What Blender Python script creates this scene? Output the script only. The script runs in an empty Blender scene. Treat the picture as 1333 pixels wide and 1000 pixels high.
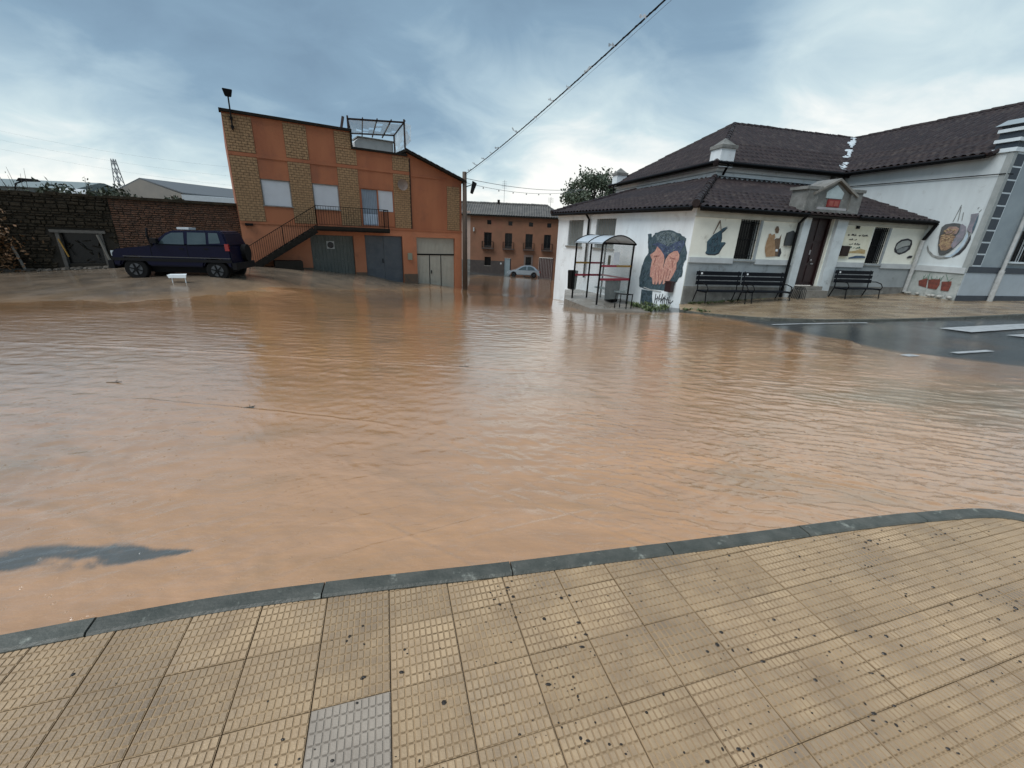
import bpy, bmesh, math, random
import numpy as np
from mathutils import Vector, Matrix
random.seed(7); rng = np.random.default_rng(7)
S = bpy.context.scene
R = math.radians

# ------------------------------------------------------------------ camera
CAM_H = 1.786
cam_d = bpy.data.cameras.new('camera'); cam = bpy.data.objects.new('camera', cam_d)
S.collection.objects.link(cam); S.camera = cam
cam_d.sensor_width = 36; cam_d.lens = 36 * 533.96 / 1333.0
cam_d.clip_start = 0.05; cam_d.clip_end = 5000
p_, r_ = 0.347678, 0.0431167
Fv = Vector((0, math.cos(p_), -math.sin(p_))); Uv = Vector((0, math.sin(p_), math.cos(p_))); Xv = Vector((1, 0, 0))
Xr = Xv * math.cos(r_) + Uv * math.sin(r_); Ur = -Xv * math.sin(r_) + Uv * math.cos(r_)
cam.matrix_world = Matrix(((Xr.x, Ur.x, -Fv.x, 0), (Xr.y, Ur.y, -Fv.y, 0), (Xr.z, Ur.z, -Fv.z, CAM_H), (0, 0, 0, 1)))

# ------------------------------------------------------------------ world / sky
EXPO = 1.2
SUN_AZ, SUN_EL = 232.0, 58.0
w = bpy.data.worlds.new('World'); S.world = w; w.use_nodes = True
nt = w.node_tree; N = nt.nodes; L = nt.links; N.clear()
def nn(t, **k):
    n = N.new(t)
    for a, b in k.items(): setattr(n, a, b)
    return n
out = nn('ShaderNodeOutputWorld'); mix = nn('ShaderNodeMixShader')
sky = nn('ShaderNodeTexSky', sky_type='NISHITA', sun_disc=False)
sky.sun_elevation = R(SUN_EL); sky.sun_rotation = R(SUN_AZ)
bg1 = nn('ShaderNodeBackground'); bg1.inputs[1].default_value = 0.06
L.new(sky.outputs[0], bg1.inputs[0])
tc = nn('ShaderNodeTexCoord'); sep = nn('ShaderNodeSeparateXYZ'); L.new(tc.outputs['Generated'], sep.inputs[0])
def mth(op, a, b=None, c=None, clamp=False):
    n = nn('ShaderNodeMath', operation=op); n.use_clamp = clamp
    for i, v in enumerate((a, b, c)):
        if v is None: continue
        if isinstance(v, (int, float)): n.inputs[i].default_value = v
        else: L.new(v, n.inputs[i])
    return n.outputs[0]
zc = mth('MAXIMUM', sep.outputs[2], 0.0)
zz = mth('ADD', zc, 0.30)
px = mth('DIVIDE', sep.outputs[0], zz); py = mth('DIVIDE', sep.outputs[1], zz)
cmb = nn('ShaderNodeCombineXYZ'); L.new(px, cmb.inputs[0]); L.new(py, cmb.inputs[1])
n1 = nn('ShaderNodeTexNoise'); n1.inputs['Scale'].default_value = 0.62; n1.inputs['Detail'].default_value = 7; n1.inputs['Roughness'].default_value = 0.5; n1.inputs['Distortion'].default_value = 0.4
mp = nn('ShaderNodeMapping'); mp.inputs['Scale'].default_value = (1.0, 1.1, 1); mp.inputs['Location'].default_value = (3.3, 1.7, 0); mp.inputs['Rotation'].default_value = (0, 0, R(-20))
L.new(cmb.outputs[0], mp.inputs[0]); L.new(mp.outputs[0], n1.inputs['Vector'])
n2 = nn('ShaderNodeTexNoise'); n2.inputs['Scale'].default_value = 3.2; n2.inputs['Detail'].default_value = 5; n2.inputs['Roughness'].default_value = 0.55; n2.inputs['Distortion'].default_value = 0.6
L.new(mp.outputs[0], n2.inputs['Vector'])
def blob(az, el, width, amp):
    d = nn('ShaderNodeVectorMath', operation='DOT_PRODUCT'); L.new(tc.outputs['Generated'], d.inputs[0])
    d.inputs[1].default_value = (math.sin(R(az)) * math.cos(R(el)), math.cos(R(az)) * math.cos(R(el)), math.sin(R(el)))
    k = mth('SUBTRACT', d.outputs['Value'], 1.0); k = mth('MULTIPLY', k, 1.0 / (1 - math.cos(R(width))))
    k = mth('EXPONENT', k); return mth('MULTIPLY', k, amp)
# brightness of the cloud deck: brighter low down, thin bright breaks, darker body overhead
low = mth('EXPONENT', mth('MULTIPLY', zc, -4.6))
b = mth('MULTIPLY', low, 1.12)
b = mth('ADD', b, mth('MULTIPLY', mth('SUBTRACT', n1.outputs[0], 0.5), 1.35))
b = mth('ADD', b, mth('MULTIPLY', mth('SUBTRACT', n2.outputs[0], 0.5), 0.62))
for a in ((8, 12, 12, 0.36), (34, 14, 12, 0.24), (54, 27, 18, 0.55), (36, 18, 9, 0.2), (-46, 8, 9, 0.05), (-3, 6, 13, 0.20), (30, 10, 14, .15), (28, 22, 5, 0.16)):
    b = mth('ADD', b, blob(*a))
b = mth('ADD', b, 0.02)
b = mth('SUBTRACT', b, blob(-45, 32, 26, 0.22)); b = mth('SUBTRACT', b, blob(0, 34, 26, 0.28))
cr = nn('ShaderNodeValToRGB'); L.new(b, cr.inputs[0])
e = cr.color_ramp.elements
e[0].position = 0.0; e[0].color = (0.090, 0.138, 0.188, 1)
e[1].position = 1.15; e[1].position = 1.0; e[1].color = (0.46, 0.46, 0.44, 1)
for p, c in ((0.25, (0.112, 0.170, 0.224, 1)), (0.50, (0.190, 0.255, 0.298, 1)), (0.75, (0.285, 0.345, 0.362, 1))):
    x = e.new(p); x.color = c
bg2 = nn('ShaderNodeBackground'); bg2.inputs[1].default_value = 1.0
L.new(cr.outputs[0], bg2.inputs[0])
mix.inputs[0].default_value = 0.93
L.new(bg1.outputs[0], mix.inputs[1]); L.new(bg2.outputs[0], mix.inputs[2]); L.new(mix.outputs[0], out.inputs[0])

sd = bpy.data.lights.new('sun', 'SUN'); sun = bpy.data.objects.new('sun', sd); S.collection.objects.link(sun)
sd.energy = 1.5; sd.angle = R(50); sd.color = (0.98, 0.99, 1.0)
dv = Vector((math.sin(R(SUN_AZ)) * math.cos(R(SUN_EL)), math.cos(R(SUN_AZ)) * math.cos(R(SUN_EL)), math.sin(R(SUN_EL))))
sun.rotation_euler = dv.to_track_quat('Z', 'Y').to_euler(); sun.location = dv * 50
S.view_settings.view_transform = 'Standard'; S.view_settings.look = 'None'
S.view_settings.exposure = EXPO; S.view_settings.gamma = 1; S.view_settings.use_curve_mapping = False
S.render.engine = 'CYCLES'

# ------------------------------------------------------------------ materials
MATS = {}
def mat(name, col, rough=0.7, col2=None, nscale=3.0, namt=0.5, bump=0.0, bscale=20.0, metal=0.0, spec=0.5, rnd=0.0,
        stretch=None, alpha=1.0, trans=0.0, rough2=None, bdist=0.02, detail=6, contrast=(0.35, 0.65), third=None, world=False):
    if name in MATS: return MATS[name]
    m = bpy.data.materials.new(name); m.use_nodes = True; t = m.node_tree; nd = t.nodes; lk = t.links
    bs = nd['Principled BSDF']; bs.inputs['Roughness'].default_value = rough; bs.inputs['Metallic'].default_value = metal
    bs.inputs['Specular IOR Level'].default_value = spec
    if alpha < 1: bs.inputs['Alpha'].default_value = alpha
    if trans: bs.inputs['Transmission Weight'].default_value = trans
    tcn = nd.new('ShaderNodeTexCoord'); mp = nd.new('ShaderNodeMapping')
    if world:
        class _W: pass
        g_ = nd.new('ShaderNodeNewGeometry'); tcn = _W(); tcn.outputs = {'Object': g_.outputs['Position']}
    lk.new(tcn.outputs['Object'], mp.inputs[0])
    if stretch: mp.inputs['Scale'].default_value = stretch
    c2 = col2 or tuple(v * 0.72 for v in col)
    nz = nd.new('ShaderNodeTexNoise'); nz.inputs['Scale'].default_value = nscale; nz.inputs['Detail'].default_value = detail; nz.inputs['Roughness'].default_value = 0.62
    lk.new(mp.outputs[0], nz.inputs['Vector'])
    rp = nd.new('ShaderNodeMapRange'); rp.inputs['From Min'].default_value = contrast[0]; rp.inputs['From Max'].default_value = contrast[1]
    lk.new(nz.outputs[0], rp.inputs['Value'])
    ml = nd.new('ShaderNodeMath'); ml.operation = 'MULTIPLY'; ml.inputs[1].default_value = namt; lk.new(rp.outputs[0], ml.inputs[0])
    mx = nd.new('ShaderNodeMix'); mx.data_type = 'RGBA'; mx.inputs['A'].default_value = (*col, 1); mx.inputs['B'].default_value = (*c2, 1)
    lk.new(ml.outputs[0], mx.inputs['Factor']); last = mx.outputs['Result']
    if third:   # (colour, scale, threshold lo, hi, amount)
        n3 = nd.new('ShaderNodeTexNoise'); n3.inputs['Scale'].default_value = third[1]; n3.inputs['Detail'].default_value = 8; n3.inputs['Roughness'].default_value = 0.7
        lk.new(tcn.outputs['Object'], n3.inputs['Vector'])
        r3 = nd.new('ShaderNodeMapRange'); r3.inputs['From Min'].default_value = third[2]; r3.inputs['From Max'].default_value = third[3]; r3.inputs['To Max'].default_value = third[4]
        lk.new(n3.outputs[0], r3.inputs['Value'])
        m3 = nd.new('ShaderNodeMix'); m3.data_type = 'RGBA'; m3.inputs['B'].default_value = (*third[0], 1)
        lk.new(r3.outputs[0], m3.inputs['Factor']); lk.new(last, m3.inputs['A']); last = m3.outputs['Result']
    if rnd:
        oi = nd.new('ShaderNodeObjectInfo'); hs = nd.new('ShaderNodeHueSaturation')
        mr = nd.new('ShaderNodeMapRange'); mr.inputs['To Min'].default_value = 1 - rnd; mr.inputs['To Max'].default_value = 1 + rnd
        lk.new(oi.outputs['Random'], mr.inputs['Value']); lk.new(mr.outputs[0], hs.inputs['Value']); lk.new(last, hs.inputs['Color']); last = hs.outputs[0]
    lk.new(last, bs.inputs['Base Color'])
    if rough2 is not None:
        r4 = nd.new('ShaderNodeMapRange'); r4.inputs['To Min'].default_value = rough; r4.inputs['To Max'].default_value = rough2
        n4 = nd.new('ShaderNodeTexNoise'); n4.inputs['Scale'].default_value = nscale * 0.7; n4.inputs['Detail'].default_value = 4; lk.new(tcn.outputs['Object'], n4.inputs['Vector'])
        r4.inputs['From Min'].default_value = 0.4; r4.inputs['From Max'].default_value = 0.6
        lk.new(n4.outputs[0], r4.inputs['Value']); lk.new(r4.outputs[0], bs.inputs['Roughness'])
    if bump:
        nb = nd.new('ShaderNodeTexNoise'); nb.inputs['Scale'].default_value = bscale; nb.inputs['Detail'].default_value = 5; lk.new(tcn.outputs['Object'], nb.inputs['Vector'])
        bp = nd.new('ShaderNodeBump'); bp.inputs['Strength'].default_value = bump; bp.inputs['Distance'].default_value = bdist
        lk.new(nb.outputs[0], bp.inputs['Height']); lk.new(bp.outputs[0], bs.inputs['Normal'])
    MATS[name] = m; return m

# ------------------------------------------------------------------ builders
COL = S.collection
def tag(o, label=None, cat=None, group=None, kind=None):
    if label: o['label'] = label
    if cat: o['category'] = cat
    if group: o['group'] = group
    if kind: o['kind'] = kind
    return o
def empty(name, loc, label, cat, group=None, rz=0):
    o = bpy.data.objects.new(name, None); COL.objects.link(o); o.location = loc; o.rotation_euler = (0, 0, rz); o.empty_display_size = 0.2
    return tag(o, label, cat, group)
class Fr:
    """wall frame: u to the right along the wall seen from outside, n outwards, z up"""
    def __init__(s, P, az, k=1.0):
        s.k = k; s.P = Vector((P[0], P[1], 0)); a = R(az); s.az = az
        s.D = Vector((math.sin(a), math.cos(a), 0)); s.n = Vector((math.cos(a), -math.sin(a), 0))
    def __call__(s, u, n, z):
        p = s.P + s.D * u + s.n * n; return Vector((p.x * s.k, p.y * s.k, CAM_H + (z - CAM_H) * s.k))
ID = lambda x, y, z: Vector((x, y, z))
SPLIT = {'dado', 'dado_rail', 'plinth', 'pier_block', 'pilaster', 'cornice', 'string_course', 'parapet_coping', 'bumper', 'headlight', 'gutter', 'soffit', 'band', 'corner_block', 'navy_band', 'moulding', 'roof_beam', 'door_surround', 'notice', 'doorstep', 'relief', 'quoin_strip', 'gable_slab'}
class MB:
    def __init__(s): s.v = []; s.f = []
    def add(s, vs, fs):
        k = len(s.v); s.v += [tuple(v) for v in vs]; s.f += [tuple(i + k for i in f) for f in fs]; return s
    def box(s, fr, a0, a1, b0, b1, c0, c1):
        P = [fr(a, b, c) for a in (a0, a1) for b in (b0, b1) for c in (c0, c1)]
        return s.add(P, [(0, 1, 3, 2), (4, 6, 7, 5), (0, 4, 5, 1), (2, 3, 7, 6), (0, 2, 6, 4), (1, 5, 7, 3)])
    def hexa(s, P): # 8 points: bottom 4, top 4
        return s.add(P, [(3, 2, 1, 0), (4, 5, 6, 7), (0, 1, 5, 4), (1, 2, 6, 5), (2, 3, 7, 6), (3, 0, 4, 7)])
    def prism(s, fr, poly, n0, n1): # polygon in (u,z), extruded between n0 and n1
        k = len(poly); P = [fr(u, n0, z) for u, z in poly] + [fr(u, n1, z) for u, z in poly]
        return s.add(P, [tuple(range(k)), tuple(range(2 * k - 1, k - 1, -1))] + [(i, i + k, (i + 1) % k + k, (i + 1) % k) for i in range(k)])
    def bar(s, a, b, w, h=None):
        a = Vector(a); b = Vector(b); d = (b - a).normalized(); h = h or w
        up = Vector((0, 0, 1)) if abs(d.z) < 0.95 else Vector((0, 1, 0))
        x = d.cross(up).normalized() * w / 2; y = x.cross(d).normalized() * h / 2
        return s.hexa([a - x - y, a + x - y, b + x - y, b - x - y, a - x + y, a + x + y, b + x + y, b - x + y])
    def tube(s, pts, rad, n=8, caps=True):
        pts = [Vector(p) for p in pts]; k0 = len(s.v); m = len(pts)
        rr = rad if isinstance(rad, (list, tuple)) else [rad] * m
        px_ = None
        for i, p in enumerate(pts):
            d = (pts[min(i + 1, m - 1)] - pts[max(i - 1, 0)]).normalized()
            if px_ is None: px_ = d.orthogonal().normalized()
            px_ = (px_ - d * px_.dot(d)).normalized(); y = d.cross(px_)
            for j in range(n):
                a = 2 * math.pi * j / n; s.v.append(tuple(p + (px_ * math.cos(a) + y * math.sin(a)) * rr[i]))
        for i in range(m - 1):
            for j in range(n):
                s.f.append((k0 + i * n + j, k0 + i * n + (j + 1) % n, k0 + (i + 1) * n + (j + 1) % n, k0 + (i + 1) * n + j))
        if caps: s.f.append(tuple(k0 + j for j in range(n))[::-1]); s.f.append(tuple(k0 + (m - 1) * n + j for j in range(n)))
        return s
    def disc(s, c, ax, r, t, n=20):
        c = Vector(c); ax = Vector(ax).normalized(); return s.tube([c - ax * t / 2, c + ax * t / 2], r, n)
    def ball(s, c, r, n=8, sc=(1, 1, 1)):
        c = Vector(c); k0 = len(s.v); m = max(4, n // 2 + 1)
        for i in range(m + 1):
            th = math.pi * i / m
            for j in range(n):
                a = 2 * math.pi * j / n
                s.v.append((c.x + r * sc[0] * math.sin(th) * math.cos(a), c.y + r * sc[1] * math.sin(th) * math.sin(a), c.z + r * sc[2] * math.cos(th)))
        for i in range(m):
            for j in range(n): s.f.append((k0 + i * n + j, k0 + (i + 1) * n + j, k0 + (i + 1) * n + (j + 1) % n, k0 + i * n + (j + 1) % n))
        return s
    def build(s, name, m, parent=None, kind=None, smooth=False, bevel=0, label=None):
        if name in SPLIT and kind is None:
            par_ = list(range(len(s.v)))
            def find(a):
                while par_[a] != a: par_[a] = par_[par_[a]]; a = par_[a]
                return a
            for f in s.f:
                r0 = find(f[0])
                for v in f[1:]: par_[find(v)] = r0
            comps = {}
            for f in s.f: comps.setdefault(find(f[0]), []).append(f)
            if len(comps) > 1:
                o = None
                for fs in comps.values():
                    ids = sorted({v for f in fs for v in f}); mp_ = {v: i for i, v in enumerate(ids)}; q = MB(); q.v = [s.v[v] for v in ids]; q.f = [tuple(mp_[v] for v in f) for f in fs]; o = q.build(name, m, parent, None, smooth, bevel, label)
                return o
        off = Vector((0, 0, 0)); par = parent; inv = Matrix.Identity(4)
        if par is not None:
            chain = []; q = par
            while q is not None: chain.append(q); q = q.parent
            M = Matrix.Identity(4)
            for q in reversed(chain): M = M @ Matrix.LocRotScale(q.location, q.rotation_euler, q.scale)
            inv = M.inverted()
        me = bpy.data.meshes.new(name); vs = [tuple(inv @ Vector(v)) for v in s.v] if par is not None else s.v
        me.from_pydata(vs, [], s.f); me.update()
        bm = bmesh.new(); bm.from_mesh(me); bmesh.ops.remove_doubles(bm, verts=bm.verts, dist=1e-5) if len(s.v) < 4000 and not smooth else None
        bmesh.ops.recalc_face_normals(bm, faces=bm.faces)
        if bevel: bmesh.ops.bevel(bm, geom=[e for e in bm.edges if len(e.link_faces) == 2 and e.calc_face_angle(0) > 0.5], offset=bevel, segments=2, affect='EDGES', clamp_overlap=True)
        bm.to_mesh(me); bm.free()
        if smooth:
            me.polygons.foreach_set('use_smooth', [True] * len(me.polygons))
        me.materials.append(m); o = bpy.data.objects.new(name, me); COL.objects.link(o)
        if parent is not None: o.parent = parent
        if kind: o['kind'] = kind
        if label: o['label'] = label
        return o
def copy_tree(o, parent=None):
    c = o.copy(); COL.objects.link(c); c.parent = parent
    for ch in [x for x in bpy.data.objects if x.parent == o]: copy_tree(ch, c)
    return c
def npmesh(name, V, F, m, parent=None, kind=None, smooth=True):
    me = bpy.data.meshes.new(name); V = np.asarray(V, np.float32); F = np.asarray(F, np.int32)
    me.vertices.add(len(V)); me.vertices.foreach_set('co', V.ravel())
    k = F.shape[1]; me.loops.add(F.size); me.loops.foreach_set('vertex_index', F.ravel())
    me.polygons.add(len(F)); me.polygons.foreach_set('loop_start', np.arange(0, F.size, k, dtype=np.int32)); me.polygons.foreach_set('loop_total', np.full(len(F), k, np.int32))
    if smooth: me.polygons.foreach_set('use_smooth', np.ones(len(F), bool))
    me.update(calc_edges=True); me.validate(); me.materials.append(m)
    o = bpy.data.objects.new(name, me); COL.objects.link(o)
    if parent is not None: o.parent = parent; o.matrix_parent_inverse = Matrix.Translation(-parent.location)
    if kind: o['kind'] = kind
    return o

# ---- numpy gradient noise
_perm = rng.permutation(512)
_g = rng.normal(size=(512, 2)); _g /= np.linalg.norm(_g, axis=1)[:, None]
def perlin(x, y):
    xi = np.floor(x).astype(int); yi = np.floor(y).astype(int); xf = x - xi; yf = y - yi
    def gr(ix, iy, dx, dy):
        h = _perm[(_perm[ix & 511] + iy) & 511]; return _g[h, 0] * dx + _g[h, 1] * dy
    u = xf * xf * xf * (xf * (xf * 6 - 15) + 10); v = yf * yf * yf * (yf * (yf * 6 - 15) + 10)
    a = gr(xi, yi, xf, yf); b = gr(xi + 1, yi, xf - 1, yf); c = gr(xi, yi + 1, xf, yf - 1); d = gr(xi + 1, yi + 1, xf - 1, yf - 1)
    return (a + u * (b - a)) * (1 - v) + (c + u * (d - c)) * v
def fbm(x, y, o=4):
    s = 0; a = 1.0
    for i in range(o): s = s + a * perlin(x + 17.3 * i, y - 9.1 * i); x = x * 2.03; y = y * 2.03; a *= 0.5
    return s

# ------------------------------------------------------------------ terrain (streets fall towards the back of the square)
CP = np.array([(-6, 1.0, -.14), (-2.25, 1.31, -.14), (-1.2, 1.6, -.14), (0, 1.9, -.15), (1.76, 2.28, -.15), (3.6, 2.6, -.14), (6, 2.5, -.1), (9.3, 7.3, -.10), (6.3, 5.5, -.17),
    (7.7, 8.0, -.17), (7.8, 9.5, -.25), (7.1, 11.5, -.34), (10.7, 11.9, -.10), (12.4, 11.6, -.08), (16.6, 13.4, -.05), (14.9, 10, -.04), (9.5, 8.4, -.13), (20, 10, 0),
    (-3, 4.3, -.26), (-5, 4.7, -.26), (-.8, 6.4, -.38), (0, 11, -.64), (-5, 11, -.60), (-1, 16, -.88), (-.8, 21.5, -1.25), (2, 11, -.58), (-13.9, 10.9, -.48), (-11.1, 11.4, -.40), (-9.5, 13.8, -.50), (-8.4, 18.9, -.9),
    (-13.6, 14.9, -.20), (-11, 15.5, -.12), (-10.3, 17, -.25), (-21.7, 17.5, -.5), (-19, 18.6, -.4), (-13.9, 21.7, -.2), (-13.3, 20.9, -.2), (-11.3, 23.4, -.42), (-10.1, 24.2, -.67), (-8.7, 25.1, -.8), (-7.4, 25.9, -1.25), (-5.6, 27.1, -1.4), (-3.7, 28.4, -1.78),
    (-6.9, 24.5, -1.45), (3.1, 16, -.85), (4.9, 14.6, -.62), (5.94, 15.03, -.45), (2.2, 23, -1.45), (1.9, 21.2, -1.35), (2.2, 19.2, -1.15), (-.6, 26.9, -1.95), (-4.5, 40.9, -2.5), (4.1, 47.7, -2.9), (-5.9, 53, -2.75), (5.1, 53, -3.2), (12, 50, -3.3), (-15, 45, -2.2), (-30, 30, -.8),
    (10, 16.2, -.1), (16, 17.6, .1), (25, 16, .1), (-30, 8, -.4), (30, 30, -.2), (15, 28, -.8), (-12, 3, -.2), (0, -8, -.1), (15, -5, 0), (-15, -5, -.1)], float)
def tps_fit(P):
    n = len(P); d = np.hypot(P[:, None, 0] - P[None, :, 0], P[:, None, 1] - P[None, :, 1]); K = d * d * np.log(d + 1e-9) + np.eye(n) * 0.4
    Q = np.c_[np.ones(n), P[:, :2]]; A = np.block([[K, Q], [Q.T, np.zeros((3, 3))]])
    return np.linalg.solve(A, np.r_[P[:, 2], 0, 0, 0])
TW = tps_fit(CP)
def T(x, y):
    x = np.asarray(x, float); y = np.asarray(y, float); xs = x.ravel(); ys = y.ravel(); o = np.empty_like(xs)
    for i in range(0, len(xs), 100000):
        a = xs[i:i + 100000]; b = ys[i:i + 100000]; d2 = (a[:, None] - CP[None, :, 0]) ** 2 + (b[:, None] - CP[None, :, 1]) ** 2
        o[i:i + 100000] = (0.5 * d2 * np.log(d2 + 1e-9)) @ TW[:-3] + TW[-3] + TW[-2] * a + TW[-1] * b
    r = np.hypot(xs, ys - 20); t = np.clip((r - 32) / 25, 0, 1); t = t * t * (3 - 2 * t)
    o = o * (1 - t) + (-2.6) * t
    return o.reshape(x.shape)
def t1(x, y): return float(T(np.array([x]), np.array([y]))[0])

# ------------------------------------------------------------------ ground sheet
POLY = np.array([(-40, 9.8), (-24, 9.8), (-13.9, 10.9), (-11.1, 11.2), (-9.9, 12.6), (-9.4, 14.5), (-8.4, 18.2), (-7.3, 22.5), (-6.2, 25.1), (-4.6, 27.2), (-3.4, 28.7), (-4.2, 33), (-5.0, 41), (-4, 48.5), (4.5, 49.5), (4.2, 36), (2.6, 24.5), (2.1, 21), (2.35, 18.9), (2.95, 15.85), (4.9, 14.6), (5.8, 13.9), (6.5, 12.7), (7.0, 11.3), (7.6, 9.6), (7.95, 8.2), (9.2, 7.2), (12.5, 6.2), (18, 5.5), (30, 4), (30, -3), (-40, -3)], float)
def sdist(x, y):
    d = np.full(x.shape, 1e9); ins = np.zeros(x.shape, bool); n = len(POLY)
    for i in range(n):
        a = POLY[i]; b = POLY[(i + 1) % n]; ex, ey = b - a; wx = x - a[0]; wy = y - a[1]
        t = np.clip((wx * ex + wy * ey) / (ex * ex + ey * ey), 0, 1); d = np.minimum(d, np.hypot(wx - ex * t, wy - ey * t))
        c = (a[1] > y) != (b[1] > y)
        with np.errstate(divide='ignore', invalid='ignore'): xx = (b[0] - a[0]) * (y - a[1]) / (b[1] - a[1]) + a[0]
        ins ^= c & (x < xx)
    return np.where(ins, d, -d)
def axis(lims):
    o = []
    for a, b, st in lims: o += list(np.arange(a, b, st))
    return np.array(o + [lims[-1][1]])
def make_ground():
    xs = axis([(-2000, -400, 400), (-400, -60, 40), (-60, -24, 2), (-24, 20, .25), (20, 60, 2), (60, 400, 40), (400, 2000, 400)])
    ys = axis([(-600, -60, 90), (-60, -4, 3), (-4, 32, .25), (32, 62, 1), (62, 200, 15), (200, 2500, 300)])
    X, Y = np.meshgrid(xs, ys); Z = T(X, Y) + 0.012 * fbm(X * 0.9, Y * 0.9, 4) * (np.hypot(X, Y) < 60)
    under = ((Y < 1.2) & (Y > -6) & (np.abs(X) < 9)); Z = np.where(under, np.minimum(Z, -0.15), Z)
    nx = len(xs); ny = len(ys); i = np.arange(nx - 1); j = np.arange(ny - 1); I, J = np.meshgrid(i, j); k = (J * nx + I).ravel()
    F = np.c_[k, k + 1, k + nx + 1, k + nx]
    m = bpy.data.materials.new('wet_asphalt'); m.use_nodes = True; t = m.node_tree; nd = t.nodes; lk = t.links; bs = nd['Principled BSDF']
    tcn = nd.new('ShaderNodeTexCoord'); sp = nd.new('ShaderNodeSeparateXYZ'); lk.new(tcn.outputs['Object'], sp.inputs[0])
    def NZ(sc, det=6, vec=None, ro=.6):
        n = nd.new('ShaderNodeTexNoise'); n.inputs['Scale'].default_value = sc; n.inputs['Detail'].default_value = det; n.inputs['Roughness'].default_value = ro; lk.new(vec or tcn.outputs['Object'], n.inputs['Vector']); return n.outputs[0]
    def MR(v, a, b, c=0, d=1):
        n = nd.new('ShaderNodeMapRange'); n.inputs[1].default_value = a; n.inputs[2].default_value = b; n.inputs[3].default_value = c; n.inputs[4].default_value = d; lk.new(v, n.inputs[0]); return n.outputs[0]
    def MM(op, a, b):
        n = nd.new('ShaderNodeMath'); n.operation = op
        for k_, v in enumerate((a, b)):
            if isinstance(v, (int, float)): n.inputs[k_].default_value = v
            else: lk.new(v, n.inputs[k_])
        return n.outputs[0]
    def MX(f, a, b):
        n = nd.new('ShaderNodeMix'); n.data_type = 'RGBA'; lk.new(f, n.inputs['Factor'])
        for q, v in (('A', a), ('B', b)):
            if isinstance(v, tuple): n.inputs[q].default_value = (*v, 1)
            else: lk.new(v, n.inputs[q])
        return n.outputs['Result']
    big = NZ(.5)
    asp = MX(MR(big, .4, .6), (.036, .041, .042), (.062, .066, .064))
    conc = MX(MR(NZ(1.3), .35, .65), (.20, .15, .105), (.115, .092, .07))
    # the yard left of the brick house is bare concrete and earth
    e1 = MM('ADD', MM('MULTIPLY', sp.outputs[0], -1.0), MM('MULTIPLY', big, 3.0))
    f = MR(e1, 7.2, 8.2)
    colr = MX(f, asp, conc)
    # mud film dragged over the asphalt
    f2 = MR(NZ(.35, 8, None, .7), .55, .72, 0, .55)
    colr = MX(f2, colr, (.20, .13, .08))
    an = nd.new('ShaderNodeAttribute'); an.attribute_name = 'mud'
    colr = MX(MR(an.outputs['Fac'], .15, .85, 0, .9), colr, (.30, .185, .10))
    lk.new(colr, bs.inputs['Base Color'])
    lk.new(MR(NZ(.8), .38, .62, .04, .22), bs.inputs['Roughness'])
    bp = nd.new('ShaderNodeBump'); bp.inputs['Strength'].default_value = .25; bp.inputs['Distance'].default_value = .008; lk.new(NZ(45, 3), bp.inputs['Height']); lk.new(bp.outputs[0], bs.inputs['Normal'])
    sdv = sdist(X, Y).ravel(); mud = np.exp(np.minimum(sdv, 0) / np.where(X.ravel() > 4, .22, .9)) * (0.8 + 0.5 * fbm(X * .8, Y * .8, 4).ravel())
    o = npmesh('ground', np.c_[X.ravel(), Y.ravel(), Z.ravel()], F, m); o['kind'] = 'structure'
    at = o.data.attributes.new('mud', 'FLOAT', 'POINT'); at.data.foreach_set('value', np.clip(mud, 0, 1).astype(np.float32))
make_ground()

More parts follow.
